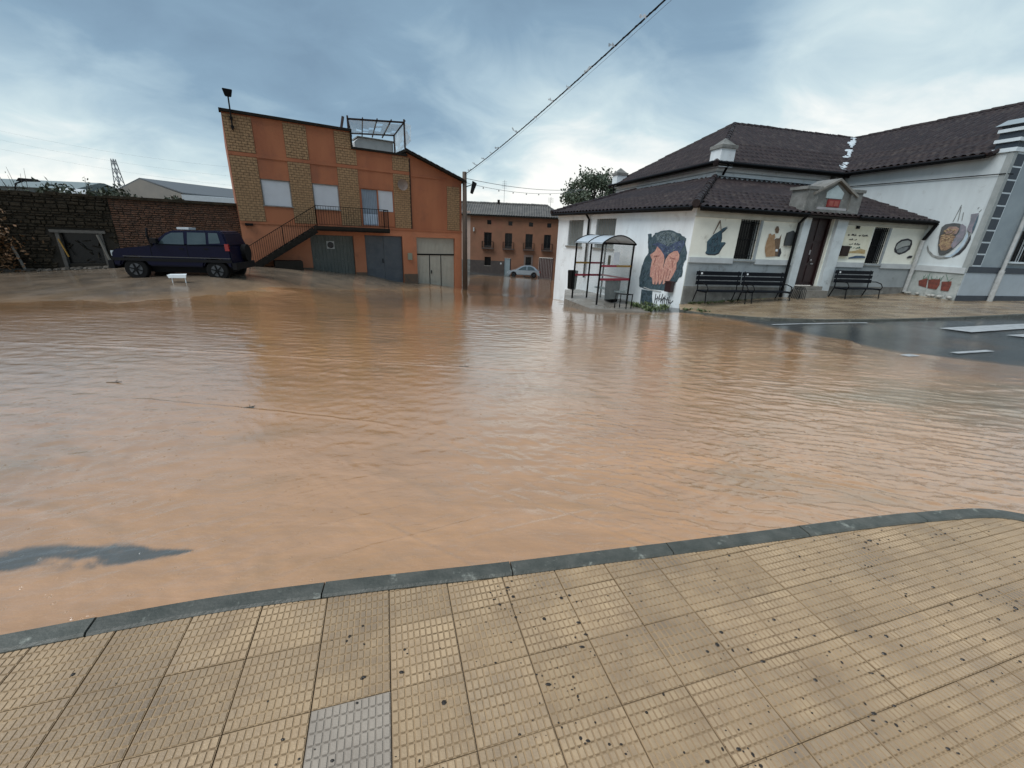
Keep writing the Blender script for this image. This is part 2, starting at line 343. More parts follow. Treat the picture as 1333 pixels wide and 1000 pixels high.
# ------------------------------------------------------------------ flood water
def rot2(x, y, az):
    a = R(az); return x * math.sin(a) + y * math.cos(a), -x * math.cos(a) + y * math.sin(a)   # along, across
def make_water():
    dth = 0.0046; th = np.arange(R(-62), R(66), dth); rr = 1.15 * np.exp(np.arange(0, math.log(62 / 1.15), dth * 1.15))
    TH, RR = np.meshgrid(th, rr); X = RR * np.sin(TH); Y = RR * np.cos(TH)
    sd_ = sdist(X, Y); nz = fbm(X * .55, Y * .55, 5)
    dep = np.clip(sd_ * 0.05, -0.5, 0.10)
    dep = dep + nz * 0.035 * np.clip(1 - np.abs(sd_) / 2.5, 0, 1)
    dep = np.where(dep > .075, .075 + (dep - .075) * .3, dep)
    near = np.clip((3.5 - RR) / 2.0, 0, 1)
    # waves: short chop drifting with the flow
    wv = np.zeros_like(X); rg = np.random.default_rng(3)
    env = 0.35 + 0.9 * np.clip(fbm(X * .45 + 5, Y * .45, 3) + .35, 0, 1.2)
    wx = X + 0.10 * fbm(X * 1.3, Y * 1.3, 3); wy = Y + 0.10 * fbm(X * 1.3 + 31, Y * 1.3, 3)
    for i in range(26):
        lam = 0.045 * 1.115 ** i * rg.uniform(.9, 1.1); az = rg.normal(10, 48)
        if lam < 0: continue
        keep = np.clip((lam - RR * dth * 3.2) / (RR * dth * 2), 0, 1)
        al, ac = rot2(wx, wy, az); ph = rg.uniform(0, 6.28)
        wv += keep * lam * (0.0040 if lam < .35 else .0014) * np.sin(2 * math.pi * al / lam + ph + 2.5 * perlin(ac / lam * .35 + i, al / lam * .12))
    wv *= env * (1 - 0.35 * np.clip((RR - 6) / 8, 0, 1))
    # current seams: long low ridges raked by the flow along our kerb and over the hidden gutter
    def ridges(az, fa, fc, seed, amp, mask):
        al, ac = rot2(wx, wy, az); v = fbm(al * fa + seed, ac * fc + seed * 2.3, 3); v = 1 - np.abs(v) * 2.6
        return amp * np.clip(v, 0, 1) ** 2.5 * mask
    dl = np.clip(1.2 - np.abs(Y - (2.15 + 0.10 * X)) / 1.4, 0, 1)
    wv += ridges(60, .7, 10, 3.1, .0035, dl * np.clip((-X + .3) / .8, 0, 1))
    wv += ridges(104, .8, 10.5, 8.7, .0120, np.clip(1.2 - np.abs(Y - 3.2) / 1.8, 0, 1) * np.clip((X - .1) / .9, 0, 1))
    wv += ridges(66, .9, 10.0, 14.2, .0085, np.clip(1.1 - np.abs(Y - 3.2) / 1.6, 0, 1) * np.clip((X - .1) / .9, 0, 1))
    wv += ridges(110, .6, 6.5, 21.0, .013, np.clip(1.2 - np.hypot((X - 5) / 3.5, (Y - 5) / 2.2), 0, 1))
    wv += ridges(84, .3, 2.6, 33.0, .004, np.clip((RR - 5) / 4, 0, 1) * np.clip((22 - RR) / 8, 0, 1))
    # V-shaped wake seams
    for (cx, cy, az, ln, a_) in ((-.62, 2.15, 62, .9, .004), (-.62, 2.15, 118, .8, .003), (.45, 2.45, 70, .8, .005), (.45, 2.45, 122, .9, .004), (-2.9, 4.2, 97, 1.9, .012), (2.6, 3.1, 112, 1.8, .012), (-3.6, 6.6, 92, 9, .012), (4.5, 8.2, 98, 5, .012)):
        al, ac = rot2(X - cx, Y - cy, az); ac = ac + .05 * al * al / max(ln, 1) + .03 * perlin(al * 2, al * 0 + cx)
        wd = .012 + .006 * RR / 3; wv += a_ * (np.exp(-(ac / wd) ** 2) - .5 * np.exp(-((ac - 1.8 * wd) / wd) ** 2)) * np.clip(1 - np.abs(al) / ln, 0, 1) ** .5
    lim = np.clip(sd_ / .8, 0, 1); Z = T(X, Y) + dep + wv * lim
    ny, nx = X.shape; I, J = np.meshgrid(np.arange(nx - 1), np.arange(ny - 1)); k = (J * nx + I).ravel(); F = np.c_[k, k + nx, k + nx + 1, k + 1]
    ok = (sd_ > -1.4).ravel() & ~((Y < 1.0) & (np.abs(X) < 40)).ravel(); fk = ok[F].all(1); F = F[fk]
    used = np.unique(F); mp_ = np.full(ok.size, -1); mp_[used] = np.arange(len(used)); F = mp_[F]
    V = np.c_[X.ravel(), Y.ravel(), Z.ravel()][used]
    m = bpy.data.materials.new('muddy_water'); m.use_nodes = True; t = m.node_tree; nd = t.nodes; lk = t.links; bs = nd['Principled BSDF']
    tcn = nd.new('ShaderNodeTexCoord')
    def NZ(sc, det=6, ro=.6, st=None, rz=0, dist=0):
        n = nd.new('ShaderNodeTexNoise'); n.inputs['Scale'].default_value = sc; n.inputs['Detail'].default_value = det; n.inputs['Roughness'].default_value = ro; n.inputs['Distortion'].default_value = dist
        mp = nd.new('ShaderNodeMapping'); lk.new(tcn.outputs['Object'], mp.inputs[0])
        if st: mp.inputs['Scale'].default_value = st
        mp.inputs['Rotation'].default_value = (0, 0, R(rz)); lk.new(mp.outputs[0], n.inputs['Vector']); return n.outputs[0]
    def MR(v, a, b, c=0, d=1):
        n = nd.new('ShaderNodeMapRange'); n.inputs[1].default_value = a; n.inputs[2].default_value = b; n.inputs[3].default_value = c; n.inputs[4].default_value = d; lk.new(v, n.inputs[0]); return n.outputs[0]
    def MX(f, a, b):
        n = nd.new('ShaderNodeMix'); n.data_type = 'RGBA'; lk.new(f, n.inputs['Factor'])
        for q, v in (('A', a), ('B', b)):
            if isinstance(v, tuple): n.inputs[q].default_value = (*v, 1)
            else: lk.new(v, n.inputs[q])
        return n.outputs['Result']
    c = MX(MR(NZ(.22, 5, .6, None, 0, .8), .4, .62), (.44, .235, .102), (.35, .195, .095))
    c = MX(MR(NZ(.9, 7, .65, (1, 4.5, 1), 8, 1.2), .42, .66, 0, .7), c, (.50, .275, .135))
    c = MX(MR(NZ(.5, 6, .6, (1, 2.2, 1), -5, .6), .54, .70, 0, .7), c, (.27, .165, .075))
    fs = NZ(1.6, 8, .7, (1, 7, 1), 10, 1.6); fa = nd.new('ShaderNodeMath'); fa.operation = 'SUBTRACT'; lk.new(fs, fa.inputs[0]); fa.inputs[1].default_value = .5
    fb = nd.new('ShaderNodeMath'); fb.operation = 'ABSOLUTE'; lk.new(fa.outputs[0], fb.inputs[0])
    c = MX(MR(fb.outputs[0], 0, .010, .22, 0), c, (.62, .42, .27))
    at1 = nd.new('ShaderNodeAttribute'); at1.attribute_name = 'shallow'; c = MX(at1.outputs['Fac'], c, (.060, .066, .056))
    at2 = nd.new('ShaderNodeAttribute'); at2.attribute_name = 'silt'; c = MX(at2.outputs['Fac'], c, (.22, .145, .06))
    lk.new(c, bs.inputs['Base Color']); bs.inputs['IOR'].default_value = 1.40; bs.inputs['Roughness'].default_value = .09; bs.inputs['Specular IOR Level'].default_value = .5; bs.inputs['Coat Weight'].default_value = 1.0; bs.inputs['Coat IOR'].default_value = 1.95; bs.inputs['Coat Roughness'].default_value = .055
    # fine chop and rain pocks
    vo = nd.new('ShaderNodeTexVoronoi'); vo.inputs['Scale'].default_value = 15; lk.new(tcn.outputs['Object'], vo.inputs['Vector'])
    pk = MR(vo.outputs['Distance'], 0.0, .22, 1, 0)
    sn = nd.new('ShaderNodeMath'); sn.operation = 'SINE'; ml = nd.new('ShaderNodeMath'); ml.operation = 'MULTIPLY'; ml.inputs[1].default_value = 34; lk.new(vo.outputs['Distance'], ml.inputs[0]); lk.new(ml.outputs[0], sn.inputs[0])
    fo = MR(vo.outputs['Distance'], .04, .30, 1, 0); rg_ = nd.new('ShaderNodeMath'); rg_.operation = 'MULTIPLY'; lk.new(sn.outputs[0], rg_.inputs[0]); lk.new(fo, rg_.inputs[1])
    sepc = nd.new('ShaderNodeSeparateColor'); lk.new(vo.outputs['Color'], sepc.inputs[0]); sel = MR(sepc.outputs[0], .50, .56); rg2 = nd.new('ShaderNodeMath'); rg2.operation = 'MULTIPLY'; lk.new(rg_.outputs[0], rg2.inputs[0]); lk.new(sel, rg2.inputs[1])
    b1 = nd.new('ShaderNodeBump'); b1.inputs['Strength'].default_value = .5; b1.inputs['Distance'].default_value = .0022; lk.new(rg2.outputs[0], b1.inputs['Height'])
    b2 = nd.new('ShaderNodeBump'); b2.inputs['Strength'].default_value = .6; b2.inputs['Distance'].default_value = .0042; lk.new(NZ(26, 5, .62, (1, 1.6, 1), 10), b2.inputs['Height']); lk.new(b1.outputs[0], b2.inputs['Normal'])
    b3 = nd.new('ShaderNodeBump'); b3.inputs['Strength'].default_value = .3; b3.inputs['Distance'].default_value = .02; lk.new(NZ(3.2, 3, .5, (1, 2.2, 1), 6), b3.inputs['Height']); lk.new(b2.outputs[0], b3.inputs['Normal'])
    lk.new(b3.outputs[0], bs.inputs['Normal']); lk.new(b3.outputs[0], bs.inputs['Coat Normal'])
    o = npmesh('flood_water', V, F, m); o['kind'] = 'structure'
    vx, vy = V[:, 0], V[:, 1]; c0 = np.array([-3.6, 1.68]); c1 = np.array([-1.86, 1.965]); ax = (c1 - c0) / np.linalg.norm(c1 - c0)
    al = (vx - c0[0]) * ax[0] + (vy - c0[1]) * ax[1]; ac = -(vx - c0[0]) * ax[1] + (vy - c0[1]) * ax[0]; L0 = np.linalg.norm(c1 - c0)
    # asphalt crown lying just under clearer water at the near left, and a browner silt patch on the right
    wd = .13 * np.clip((L0 - al) / .5, 0, 1) ** .6 + .001; q = 1 - np.abs(ac + .03 * np.sin(al * 5)) / wd + .9 * fbm(vx * 4.5, vy * 9, 5); sh_ = np.clip(q * 1.5, 0, 1) * np.clip((1.2 - np.abs(ac) / wd) * 2, 0, 1); sh_ = sh_ * sh_ * (3 - 2 * sh_)
    q = 1.1 - np.hypot((vx - 6.0) / 1.9, (vy - 5.4) / 1.0) + .8 * fbm(vx * .9, vy * 1.8, 5); si_ = np.clip(q * .9, 0, .75)
    for nm, arr in (('shallow', sh_ * .92), ('silt', si_)):
        a_ = o.data.attributes.new(nm, 'FLOAT', 'POINT'); a_.data.foreach_set('value', arr.astype(np.float32))
make_water()

# ------------------------------------------------------------------ near pavement: ribbed tiles and kerb
AT = 1.2693417453
PE = Vector((math.sin(AT), math.cos(AT), 0)); PN = Vector((-math.cos(AT), math.sin(AT), 0))
def en(e, n, z=0): return PE * e + PN * n + Vector((0, 0, z))
KO = [(-6.5, 1.72), (-4.5, 1.83), (-3.0, 1.89), (-1.76, 1.924), (-1.06, 1.935), (-.7, 1.918), (-.384, 1.893), (.139, 1.843), (.485, 1.805), (1.147, 1.752), (1.662, 1.706), (2.354, 1.652), (3.263, 1.583), (3.874, 1.51), (4.2, 1.455), (4.40, 1.34), (4.62, 1.12), (4.95, .6), (5.3, -.2), (5.8, -1.6)]
def resample(P, step):
    P = [Vector(p) for p in P]; o = [P[0]]; acc = 0
    for a, b in zip(P, P[1:]):
        l = (b - a).length; d = step - acc
        while d <= l: o.append(a.lerp(b, d / l)); d += step
        acc = l - (d - step)
    return o
def smooth_poly(P, it=3):
    for _ in range(it):
        Q = [P[0]]
        for a, b in zip(P, P[1:]): Q += [(a[0] * .75 + b[0] * .25, a[1] * .75 + b[1] * .25), (a[0] * .25 + b[0] * .75, a[1] * .25 + b[1] * .75)]
        P = Q + [P[-1]]
    return P
KOs = smooth_poly(KO)
KW = 0.105
def offset(P, d):
    o = []
    for i, p in enumerate(P):
        a = Vector(P[max(i - 1, 0)]); b = Vector(P[min(i + 1, len(P) - 1)]); t = (b - a).normalized(); o.append(Vector(p) + Vector((t.y, -t.x)) * d)
    return o
KIs = offset(KOs, KW)
M_tile = mat('cement_tile', (.43, .305, .18), .45, (.30, .208, .125), 5, .95, bump=.7, bscale=120, rnd=.13, bdist=.003, third=((.20, .15, .105), 1.6, .46, .66, .85), rough2=.26, spec=.4, world=True)
M_groove = mat('shaded_tile_pit', (.13, .085, .045), .6, (.26, .18, .10), 5, .9, spec=.3, world=True)  # shade of the pits at the bar ends, painted as a dark colour
M_tileb = mat('tile_field', (.36, .25, .143), .45, (.25, .172, .10), 4, .9, spec=.3, world=True)
M_grooveb = mat('grey_tile_field', (.29, .245, .195), .55, (.22, .185, .15), 4, .9, spec=.3)
M_grooveg = mat('shaded_grey_pit', (.13, .11, .09), .6, (.17, .14, .11), 7, .9, spec=.3)  # the same painted pit shade, for the grey tile
M_tileg = mat('grey_cement_tile', (.34, .285, .225), .5, (.27, .225, .18), 6, .8, bump=.5, bscale=140, bdist=.003, rough2=.35, spec=.4)
M_joint = mat('joint_mortar', (.19, .135, .08), .6, (.07, .05, .03), 3, .9, bump=.4, bscale=90, bdist=.004)
M_kerb = mat('wet_kerb_stone', (.058, .062, .052), .42, (.10, .10, .085), 9, .9, bump=.8, bscale=55, bdist=.006, third=((.38, .39, .33), 7, .58, .70, .7), rough2=.55, rnd=.12, spec=.35)
pav = MB()
inner = [en(p.x, p.y, -.012) for p in KIs]; bot = [en(p[0], -8, -.012) for p in KOs]
for i in range(len(inner) - 1): pav.add([bot[i], bot[i + 1], inner[i + 1], inner[i]], [(0, 1, 2, 3)])
pavement = pav.build('pavement', M_joint, kind='structure')
TS = 0.30
def tile_mesh():
    b = MB(); h = TS / 2 - .0017; base = -.0030
    b.hexa([(-h, -h, -.03), (h, -h, -.03), (h, h, -.03), (-h, h, -.03), (-h, -h, base), (h, -h, base), (h, h, base), (-h, h, base)])
    nx, ny = 11, 7; px_, py_ = (2 * h) / nx, (2 * h) / ny
    for i in range(nx):
        for j in range(ny):
            cx = -h + (i + .5) * px_; cy = -h + (j + .5) * py_; a = px_ * .36; c = py_ * .385; q = .0018
            P = [(cx - a - q, cy - c - q, base), (cx + a + q, cy - c - q, base), (cx + a + q, cy + c + q, base), (cx - a - q, cy + c + q, base), (cx - a, cy - c, 0), (cx + a, cy - c, 0), (cx + a, cy + c, 0), (cx - a, cy + c, 0)]
            k = len(b.v); b.v += P; b.f += [(4 + k, 5 + k, 6 + k, 7 + k), (0 + k, 1 + k, 5 + k, 4 + k), (1 + k, 2 + k, 6 + k, 5 + k), (2 + k, 3 + k, 7 + k, 6 + k), (3 + k, k, 4 + k, 7 + k)]
            k = len(b.v); yb = cy - c - q - .0002; b.v += [(cx - a * .75, yb - .0035, base + .0003), (cx + a * .75, yb - .0035, base + .0003), (cx + a * .75, yb + .0002, base + .0003), (cx - a * .75, yb + .0002, base + .0003)]; b.f.append((k, k + 1, k + 2, k + 3))  # flat dark quad paints the shade just below the bar's lower end
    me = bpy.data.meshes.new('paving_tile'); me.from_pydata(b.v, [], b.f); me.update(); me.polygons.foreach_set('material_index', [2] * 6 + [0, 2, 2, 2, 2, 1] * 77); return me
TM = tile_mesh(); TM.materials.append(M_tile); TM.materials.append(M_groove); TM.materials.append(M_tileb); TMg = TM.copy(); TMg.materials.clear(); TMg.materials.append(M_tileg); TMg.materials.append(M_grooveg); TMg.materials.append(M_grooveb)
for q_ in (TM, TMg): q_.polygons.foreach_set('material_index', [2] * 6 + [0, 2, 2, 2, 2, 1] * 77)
zrot = -(AT - math.pi / 2)
E0 = -.0465 * 1.786; N0 = .691 * 1.786
def inside_d(p):   # signed distance to inner kerb line (positive = on the pavement), nearest segment tangent
    best = None
    for a, b in zip(KIs, KIs[1:]):
        ab = b - a; t = max(0, min(1, (p - a).dot(ab) / ab.length_squared)); q = a + ab * t; d = (p - q).length
        if best is None or d < best[0]:
            tn = ab.normalized(); best = (d, (p - q).dot(Vector((tn.y, -tn.x))), q, tn)
    return best
ntile = 0
for j in range(-5, 5):
    for i in range(-13, 19):
        c = Vector((E0 + (i + .5) * TS * 1.0055, N0 + (j + .5) * TS * .9985)); cs = [c + Vector((sx * TS / 2, sy * TS / 2)) for sx in (-1, 1) for sy in (-1, 1)]
        ds = [inside_d(q)[1] for q in cs]
        if max(ds) < .01: continue
        if c.y < -.2 or (c.x < -2.4 and c.y < .9) or (c.x > 4.6 and c.y < .6): continue
        me = TM
        if i == -1 and j == -1: me = TMg
        if min(ds) < 0:
            me = TM.copy(); bm = bmesh.new(); bm.from_mesh(me)
            for _ in range(1):
                _, dd, q, tn = inside_d(c)
                qq = q - c; pl = (qq.x, qq.y, 0); no = Vector((-tn.y, tn.x, 0))
                bmesh.ops.bisect_plane(bm, geom=bm.verts[:] + bm.edges[:] + bm.faces[:], plane_co=pl, plane_no=no, clear_outer=True)
            bm.to_mesh(me); bm.free()
            if len(me.polygons) < 3: continue
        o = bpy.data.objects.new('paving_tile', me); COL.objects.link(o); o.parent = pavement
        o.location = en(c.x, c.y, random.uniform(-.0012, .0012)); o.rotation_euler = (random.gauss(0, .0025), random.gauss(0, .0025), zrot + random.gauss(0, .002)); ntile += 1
        if me is TMg: o['label'] = 'grey ribbed paving tile among the tan ones'
print('tiles', ntile)
# kerb stones
kerb = bpy.data.objects.new('kerb', None); COL.objects.link(kerb); kerb['kind'] = 'structure'
ko = resample([(p[0], p[1], 0) for p in KOs], .05)
kp = [Vector((v.x, v.y)) for v in ko]; ki = offset([(v.x, v.y) for v in kp], KW)
i = 6; seg = 20
starts = list(range(2, len(kp) - 3, seg))
for s0 in starts:
    s1 = min(s0 + seg, len(kp) - 1); b = MB(); prof = [(-.0, -.30), (-.0, .002), (-.012, .014), (-KW + .012, .014), (-KW, .004), (-KW, -.30)]
    rings = []
    dz = random.uniform(-.002, .003)
    for k in range(s0, s1 + 1):
        a = kp[k]; c = ki[k]; dr = (c - a).normalized(); sh = .004 if k == s0 else (-.004 if k == s1 else 0)
        tt = Vector((-dr.y, dr.x)); 
        rings.append([en(*(a + dr * (-pn) + (tt * sh)), pz + dz) for pn, pz in prof])
    k0 = len(b.v)
    for rg_ in rings: b.v += [tuple(v) for v in rg_]
    m_ = len(prof)
    for a in range(len(rings) - 1):
        for c in range(m_): b.f.append((k0 + a * m_ + c, k0 + a * m_ + (c + 1) % m_, k0 + (a + 1) * m_ + (c + 1) % m_, k0 + (a + 1) * m_ + c))
    b.f.append(tuple(k0 + c for c in range(m_))); b.f.append(tuple(k0 + (len(rings) - 1) * m_ + c for c in range(m_))[::-1])
    b.build('kerb_stone', M_kerb, kerb)
# seeds and wet litter lying on the tiles
lit = MB()
cl_ = [(random.uniform(-.5, 4.0), random.uniform(.2, 1.6), random.uniform(.05, .25)) for _ in range(26)]
for _ in range(1300):
    ee = random.uniform(-1.9, 4.2) if random.random() < .3 else random.gauss(2.1, 1.0); nn_ = random.uniform(.2, 1.75)
    if random.random() < .5: c_ = random.choice(cl_); ee, nn_ = random.gauss(c_[0], c_[2]), random.gauss(c_[1], c_[2])
    if inside_d(Vector((ee, nn_)))[1] < .02 or (ee < .4 and random.random() < .45): continue
    s_ = random.choice((.0015, .002, .002, .003, .003, .004, .006)) * random.uniform(.8, 1.3); lit.ball(en(ee, nn_, s_ * .3), s_, 6, (random.uniform(.7, 1.8), random.uniform(.7, 1.5), .5))
lit.build('seed_litter', mat('wet_seed', (.025, .018, .012), .35), kind='stuff'); 
bpy.data.objects['seed_litter']['label'] = 'tiny dark wet seeds scattered over the near pavement'

# ------------------------------------------------------------------ shared materials
M_plO = mat('orange_render', (.33, .118, .050), .75, (.25, .08, .034), .8, .95, bump=.4, bscale=60, bdist=.006, third=((.17, .07, .04), .7, .50, .72, .7), stretch=(1, 1, .25))
M_plOl = mat('light_orange_render', (.40, .155, .075), .75, (.36, .13, .06), 1.5, .8, bump=.3, bscale=60, bdist=.006, third=((.16, .08, .05), 1.4, .55, .72, .6))
M_brickY = mat('yellow_brick', (.33, .205, .10), .7, (.20, .12, .058), 9, .9, bump=.4, bscale=60)
M_mort = mat('brick_joint', (.11, .068, .04), .9, (.05, .035, .02), 12, .8)
M_white = mat('white_wall_paint', (.72, .77, .78), .65, (.58, .61, .615), 1.1, .8, bump=.3, bscale=40, bdist=.006, third=((.26, .245, .21), 2.2, .58, .76, .7), stretch=(1.5, 1.5, .5))
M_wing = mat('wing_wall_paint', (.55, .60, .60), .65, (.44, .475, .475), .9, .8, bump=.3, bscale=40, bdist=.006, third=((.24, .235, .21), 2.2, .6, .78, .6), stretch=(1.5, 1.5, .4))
M_cream = mat('cream_wall_paint', (.78, .78, .68), .7, (.66, .66, .57), 1.4, .8, bump=.3, bscale=40, bdist=.006, third=((.24, .22, .18), 2.6, .6, .75, .6))
M_greyw = mat('grey_dado_paint', (.30, .33, .335), .7, (.22, .245, .25), 1.8, .8, bump=.3, bscale=40, bdist=.006, third=((.10, .10, .09), 2.6, .56, .72, .7))
M_stone = mat('stained_stone', (.20, .20, .185), .75, (.10, .10, .09), 3, .9, bump=.7, bscale=25, third=((.36, .35, .31), 4, .58, .7, .7))
M_roof = mat('wet_clay_tile', (.032, .023, .023), .6, (.016, .012, .013), 2.2, .9, bump=.3, bscale=30, spec=.2, third=((.085, .07, .06), 2.6, .52, .72, .6))
M_roofg = mat('weathered_grey_tile', (.105, .10, .09), .6, (.05, .05, .047), 1.1, .95, third=((.19, .17, .115), 2.4, .55, .7, .6))
M_dark = mat('black_iron', (.004, .0045, .005), .55, (.007, .007, .008), 8, .6, spec=.12)
M_glass = mat('dark_window_glass', (.003, .0035, .004), .25, (.006, .007, .008), 2, .5, spec=.3)
M_rollw = mat('white_roller_slats', (.52, .55, .58), .5, (.45, .47, .50), 2, .6)
M_rollg = mat('grey_blue_roller', (.20, .25, .30), .5, (.15, .19, .23), 2, .6)
M_grey = mat('grey_metal_sheet', (.27, .28, .26), .5, (.21, .22, .20), 2.5, .7, third=((.12, .11, .09), 2.2, .6, .74, .6))
M_tan = mat('beige_metal_sheet', (.38, .37, .31), .5, (.32, .31, .26), 2.5, .7, third=((.22, .19, .14), 2.2, .6, .74, .6))
M_gdoor = mat('green_grey_timber', (.10, .11, .098), .6, (.055, .07, .06), 3, .9, bump=.4, bscale=30, stretch=(6, 6, .7), third=((.16, .16, .13), 4, .6, .72, .6))
M_bdoor = mat('blue_grey_steel', (.078, .094, .108), .5, (.045, .06, .075), 2, .9, third=((.10, .085, .06), 3, .6, .75, .6))
M_conc = mat('damp_concrete', (.20, .185, .16), .5, (.13, .12, .10), 2.2, .9, bump=.5, bscale=30, rough2=.25, third=((.08, .075, .06), 3.5, .56, .7, .7))
M_woodp = mat('old_pole_wood', (.085, .06, .042), .8, (.05, .037, .028), 4, .9, bump=.6, bscale=30, stretch=(8, 8, .6))
M_door = mat('dark_red_timber', (.024, .006, .006), .5, (.012, .004, .004), 5, .9, stretch=(8, 8, .6), bump=.3, bscale=30)
M_pipe = mat('black_downpipe', (.004, .004, .0045), .5, spec=.15)
M_wpipe = mat('white_downpipe', (.45, .46, .45), .5, (.30, .30, .28), 5, .8)
M_rust = mat('rusty_brown_paint', (.030, .016, .013), .5, (.018, .011, .009), 8, .8, spec=.2)
M_slab = mat('mossy_slab_edge', (.018, .015, .012), .8, (.012, .011, .008), 6, .9, bump=.6, bscale=30, spec=.15)

def wall(b, fr, u0, u1, z0, z1, ops=(), d=.2, n=0.0):
    """front face with openings (each u0,u1,z0,z1) and their reveals; z0 may be a pair (left,right)"""
    zb = z0 if isinstance(z0, tuple) else (z0, z0); zt = z1 if isinstance(z1, tuple) else (z1, z1)
    us = sorted(set([u0, u1] + [v for o in ops for v in o[:2]])); lo = lambda u: zb[0] + (zb[1] - zb[0]) * (u - u0) / (u1 - u0); hi = lambda u: zt[0] + (zt[1] - zt[0]) * (u - u0) / (u1 - u0)
    for a, c in zip(us, us[1:]):
        here = sorted([o for o in ops if o[0] <= a + 1e-6 and o[1] >= c - 1e-6], key=lambda o: o[2]); z = None
        segs = []; cur = None
        for o in here:
            segs.append((cur, o[2])); cur = o[3]
        segs.append((cur, None))
        for s0, s1 in segs:
            A0, A1 = (lo(a), lo(c)) if s0 is None else (s0, s0); B0, B1 = (hi(a), hi(c)) if s1 is None else (s1, s1)
            if B0 - A0 < 1e-4 and B1 - A1 < 1e-4: continue
            b.add([fr(a, n, A0), fr(c, n, A1), fr(c, n, B1), fr(a, n, B0)], [(0, 1, 2, 3)])
    for o in ops:
        a, c, z0_, z1_ = o
        b.add([fr(a, n, z0_), fr(c, n, z0_), fr(c, n, z1_), fr(a, n, z1_), fr(a, n - d, z0_), fr(c, n - d, z0_), fr(c, n - d, z1_), fr(a, n - d, z1_)], [(0, 1, 5, 4), (1, 2, 6, 5), (2, 3, 7, 6), (3, 0, 4, 7)])
    return b
def bricks(parent, fr, u0, u1, z0, z1, bw=.24, bh=.115, n0=.0, prot=.02, gap=.018, mort=M_mort, brick=M_brickY, label=None):
    b = MB(); b.box(fr, u0, u1, n0 - .02, n0 + .012, z0, z1); b.build('brick_joint', mort, parent)
    b = MB(); rows = int(round((z1 - z0) / bh)); h = (z1 - z0) / rows
    for r0 in range(rows):
        u = u0 - (bw / 2 if r0 % 2 else 0)
        while u < u1 - .02:
            a = max(u, u0) + gap / 2; c = min(u + bw, u1) - gap / 2
            if c - a > .03:
                q = n0 + .012 + prot * random.uniform(.6, 1.2); b.box(fr, a, c, n0 + .005, q, z0 + r0 * h + gap / 2, z0 + (r0 + 1) * h - gap / 2)
            u += bw
    return b.build('brick_course', brick, parent, kind='stuff')
def roof(name, parent, fr, poly, zf, m=M_roof, wave=.26, course=.40, amp=.045, step=.045, th=.06, lift=0.0, nper=6):
    """pantile sheet in a frame: s = u along the eave, d = inwards; poly in (s,d); zf(s,d) height"""
    poly = np.array(poly, float); s0, d0 = poly.min(0); s1, d1 = poly.max(0)
    ss = np.arange(s0, s1 + wave / nper, wave / nper); dd = []
    k = 0; d = d0
    while d < d1 + course: dd += [d, d + course * .55, d + course * .97]; d += course
    dd = np.array(dd); Sg, Dg = np.meshgrid(ss, dd); fr_ = ((Dg - d0) / course) % 1.0
    ph = 2 * np.pi * Sg / wave; wv_ = amp * np.abs(np.sin(ph / 2)) ** .8 * 2
    Z = zf(Sg, Dg) + wv_ + step * (1 - fr_) + lift + rng.normal(0, .003, Sg.shape)
    def inp(x, y):
        ins = np.zeros(x.shape, bool); n = len(poly)
        for i in range(n):
            a = poly[i]; b_ = poly[(i + 1) % n]; c = (a[1] > y) != (b_[1] > y)
            with np.errstate(divide='ignore', invalid='ignore'): xx = (b_[0] - a[0]) * (y - a[1]) / (b_[1] - a[1]) + a[0]
            ins ^= c & (x < xx)
        return ins
    ny, nx = Sg.shape; I, J = np.meshgrid(np.arange(nx - 1), np.arange(ny - 1)); k = (J * nx + I).ravel()
    F = np.c_[k, k + 1, k + nx + 1, k + nx]; cx = Sg.ravel()[F].mean(1); cy = Dg.ravel()[F].mean(1); F = F[inp(cx, cy)]
    X = fr.P.x + fr.D.x * Sg - fr.n.x * Dg; Y = fr.P.y + fr.D.y * Sg - fr.n.y * Dg
    X = X * fr.k; Y = Y * fr.k; Z = CAM_H + (Z - CAM_H) * fr.k
    used = np.unique(F); mp_ = np.full(Sg.size, -1); mp_[used] = np.arange(len(used))
    V = np.c_[X.ravel(), Y.ravel(), Z.ravel()][used]
    o = npmesh(name, V, mp_[F], m, parent, smooth=False); o['kind'] = 'stuff'
    b = MB(); P = [fr(p[0], -p[1], float(zf(p[0], p[1])) + lift - .01) for p in poly]; n = len(P)
    Q = [p - Vector((0, 0, th)) for p in P]; b.add(P + Q, [tuple(range(n)), tuple(range(2 * n - 1, n - 1, -1))] + [(i, (i + 1) % n, (i + 1) % n + n, i + n) for i in range(n)])
    b.build('roof_deck', M_slab, parent); return o
def ridge(parent, a, b_, m=M_roof, r=.12, L_=.4):
    a = Vector(a); b_ = Vector(b_); n = max(1, int((b_ - a).length / L_)); b = MB()
    for i in range(n):
        p = a.lerp(b_, i / n); q = a.lerp(b_, (i + 1.08) / n); j = Vector((random.gauss(0, .006), random.gauss(0, .006), random.gauss(0, .008))); b.tube([p + j, q + j], [r * 1.08, r * .9], 8)
    return b.build('ridge_tile', m, parent, kind='stuff')
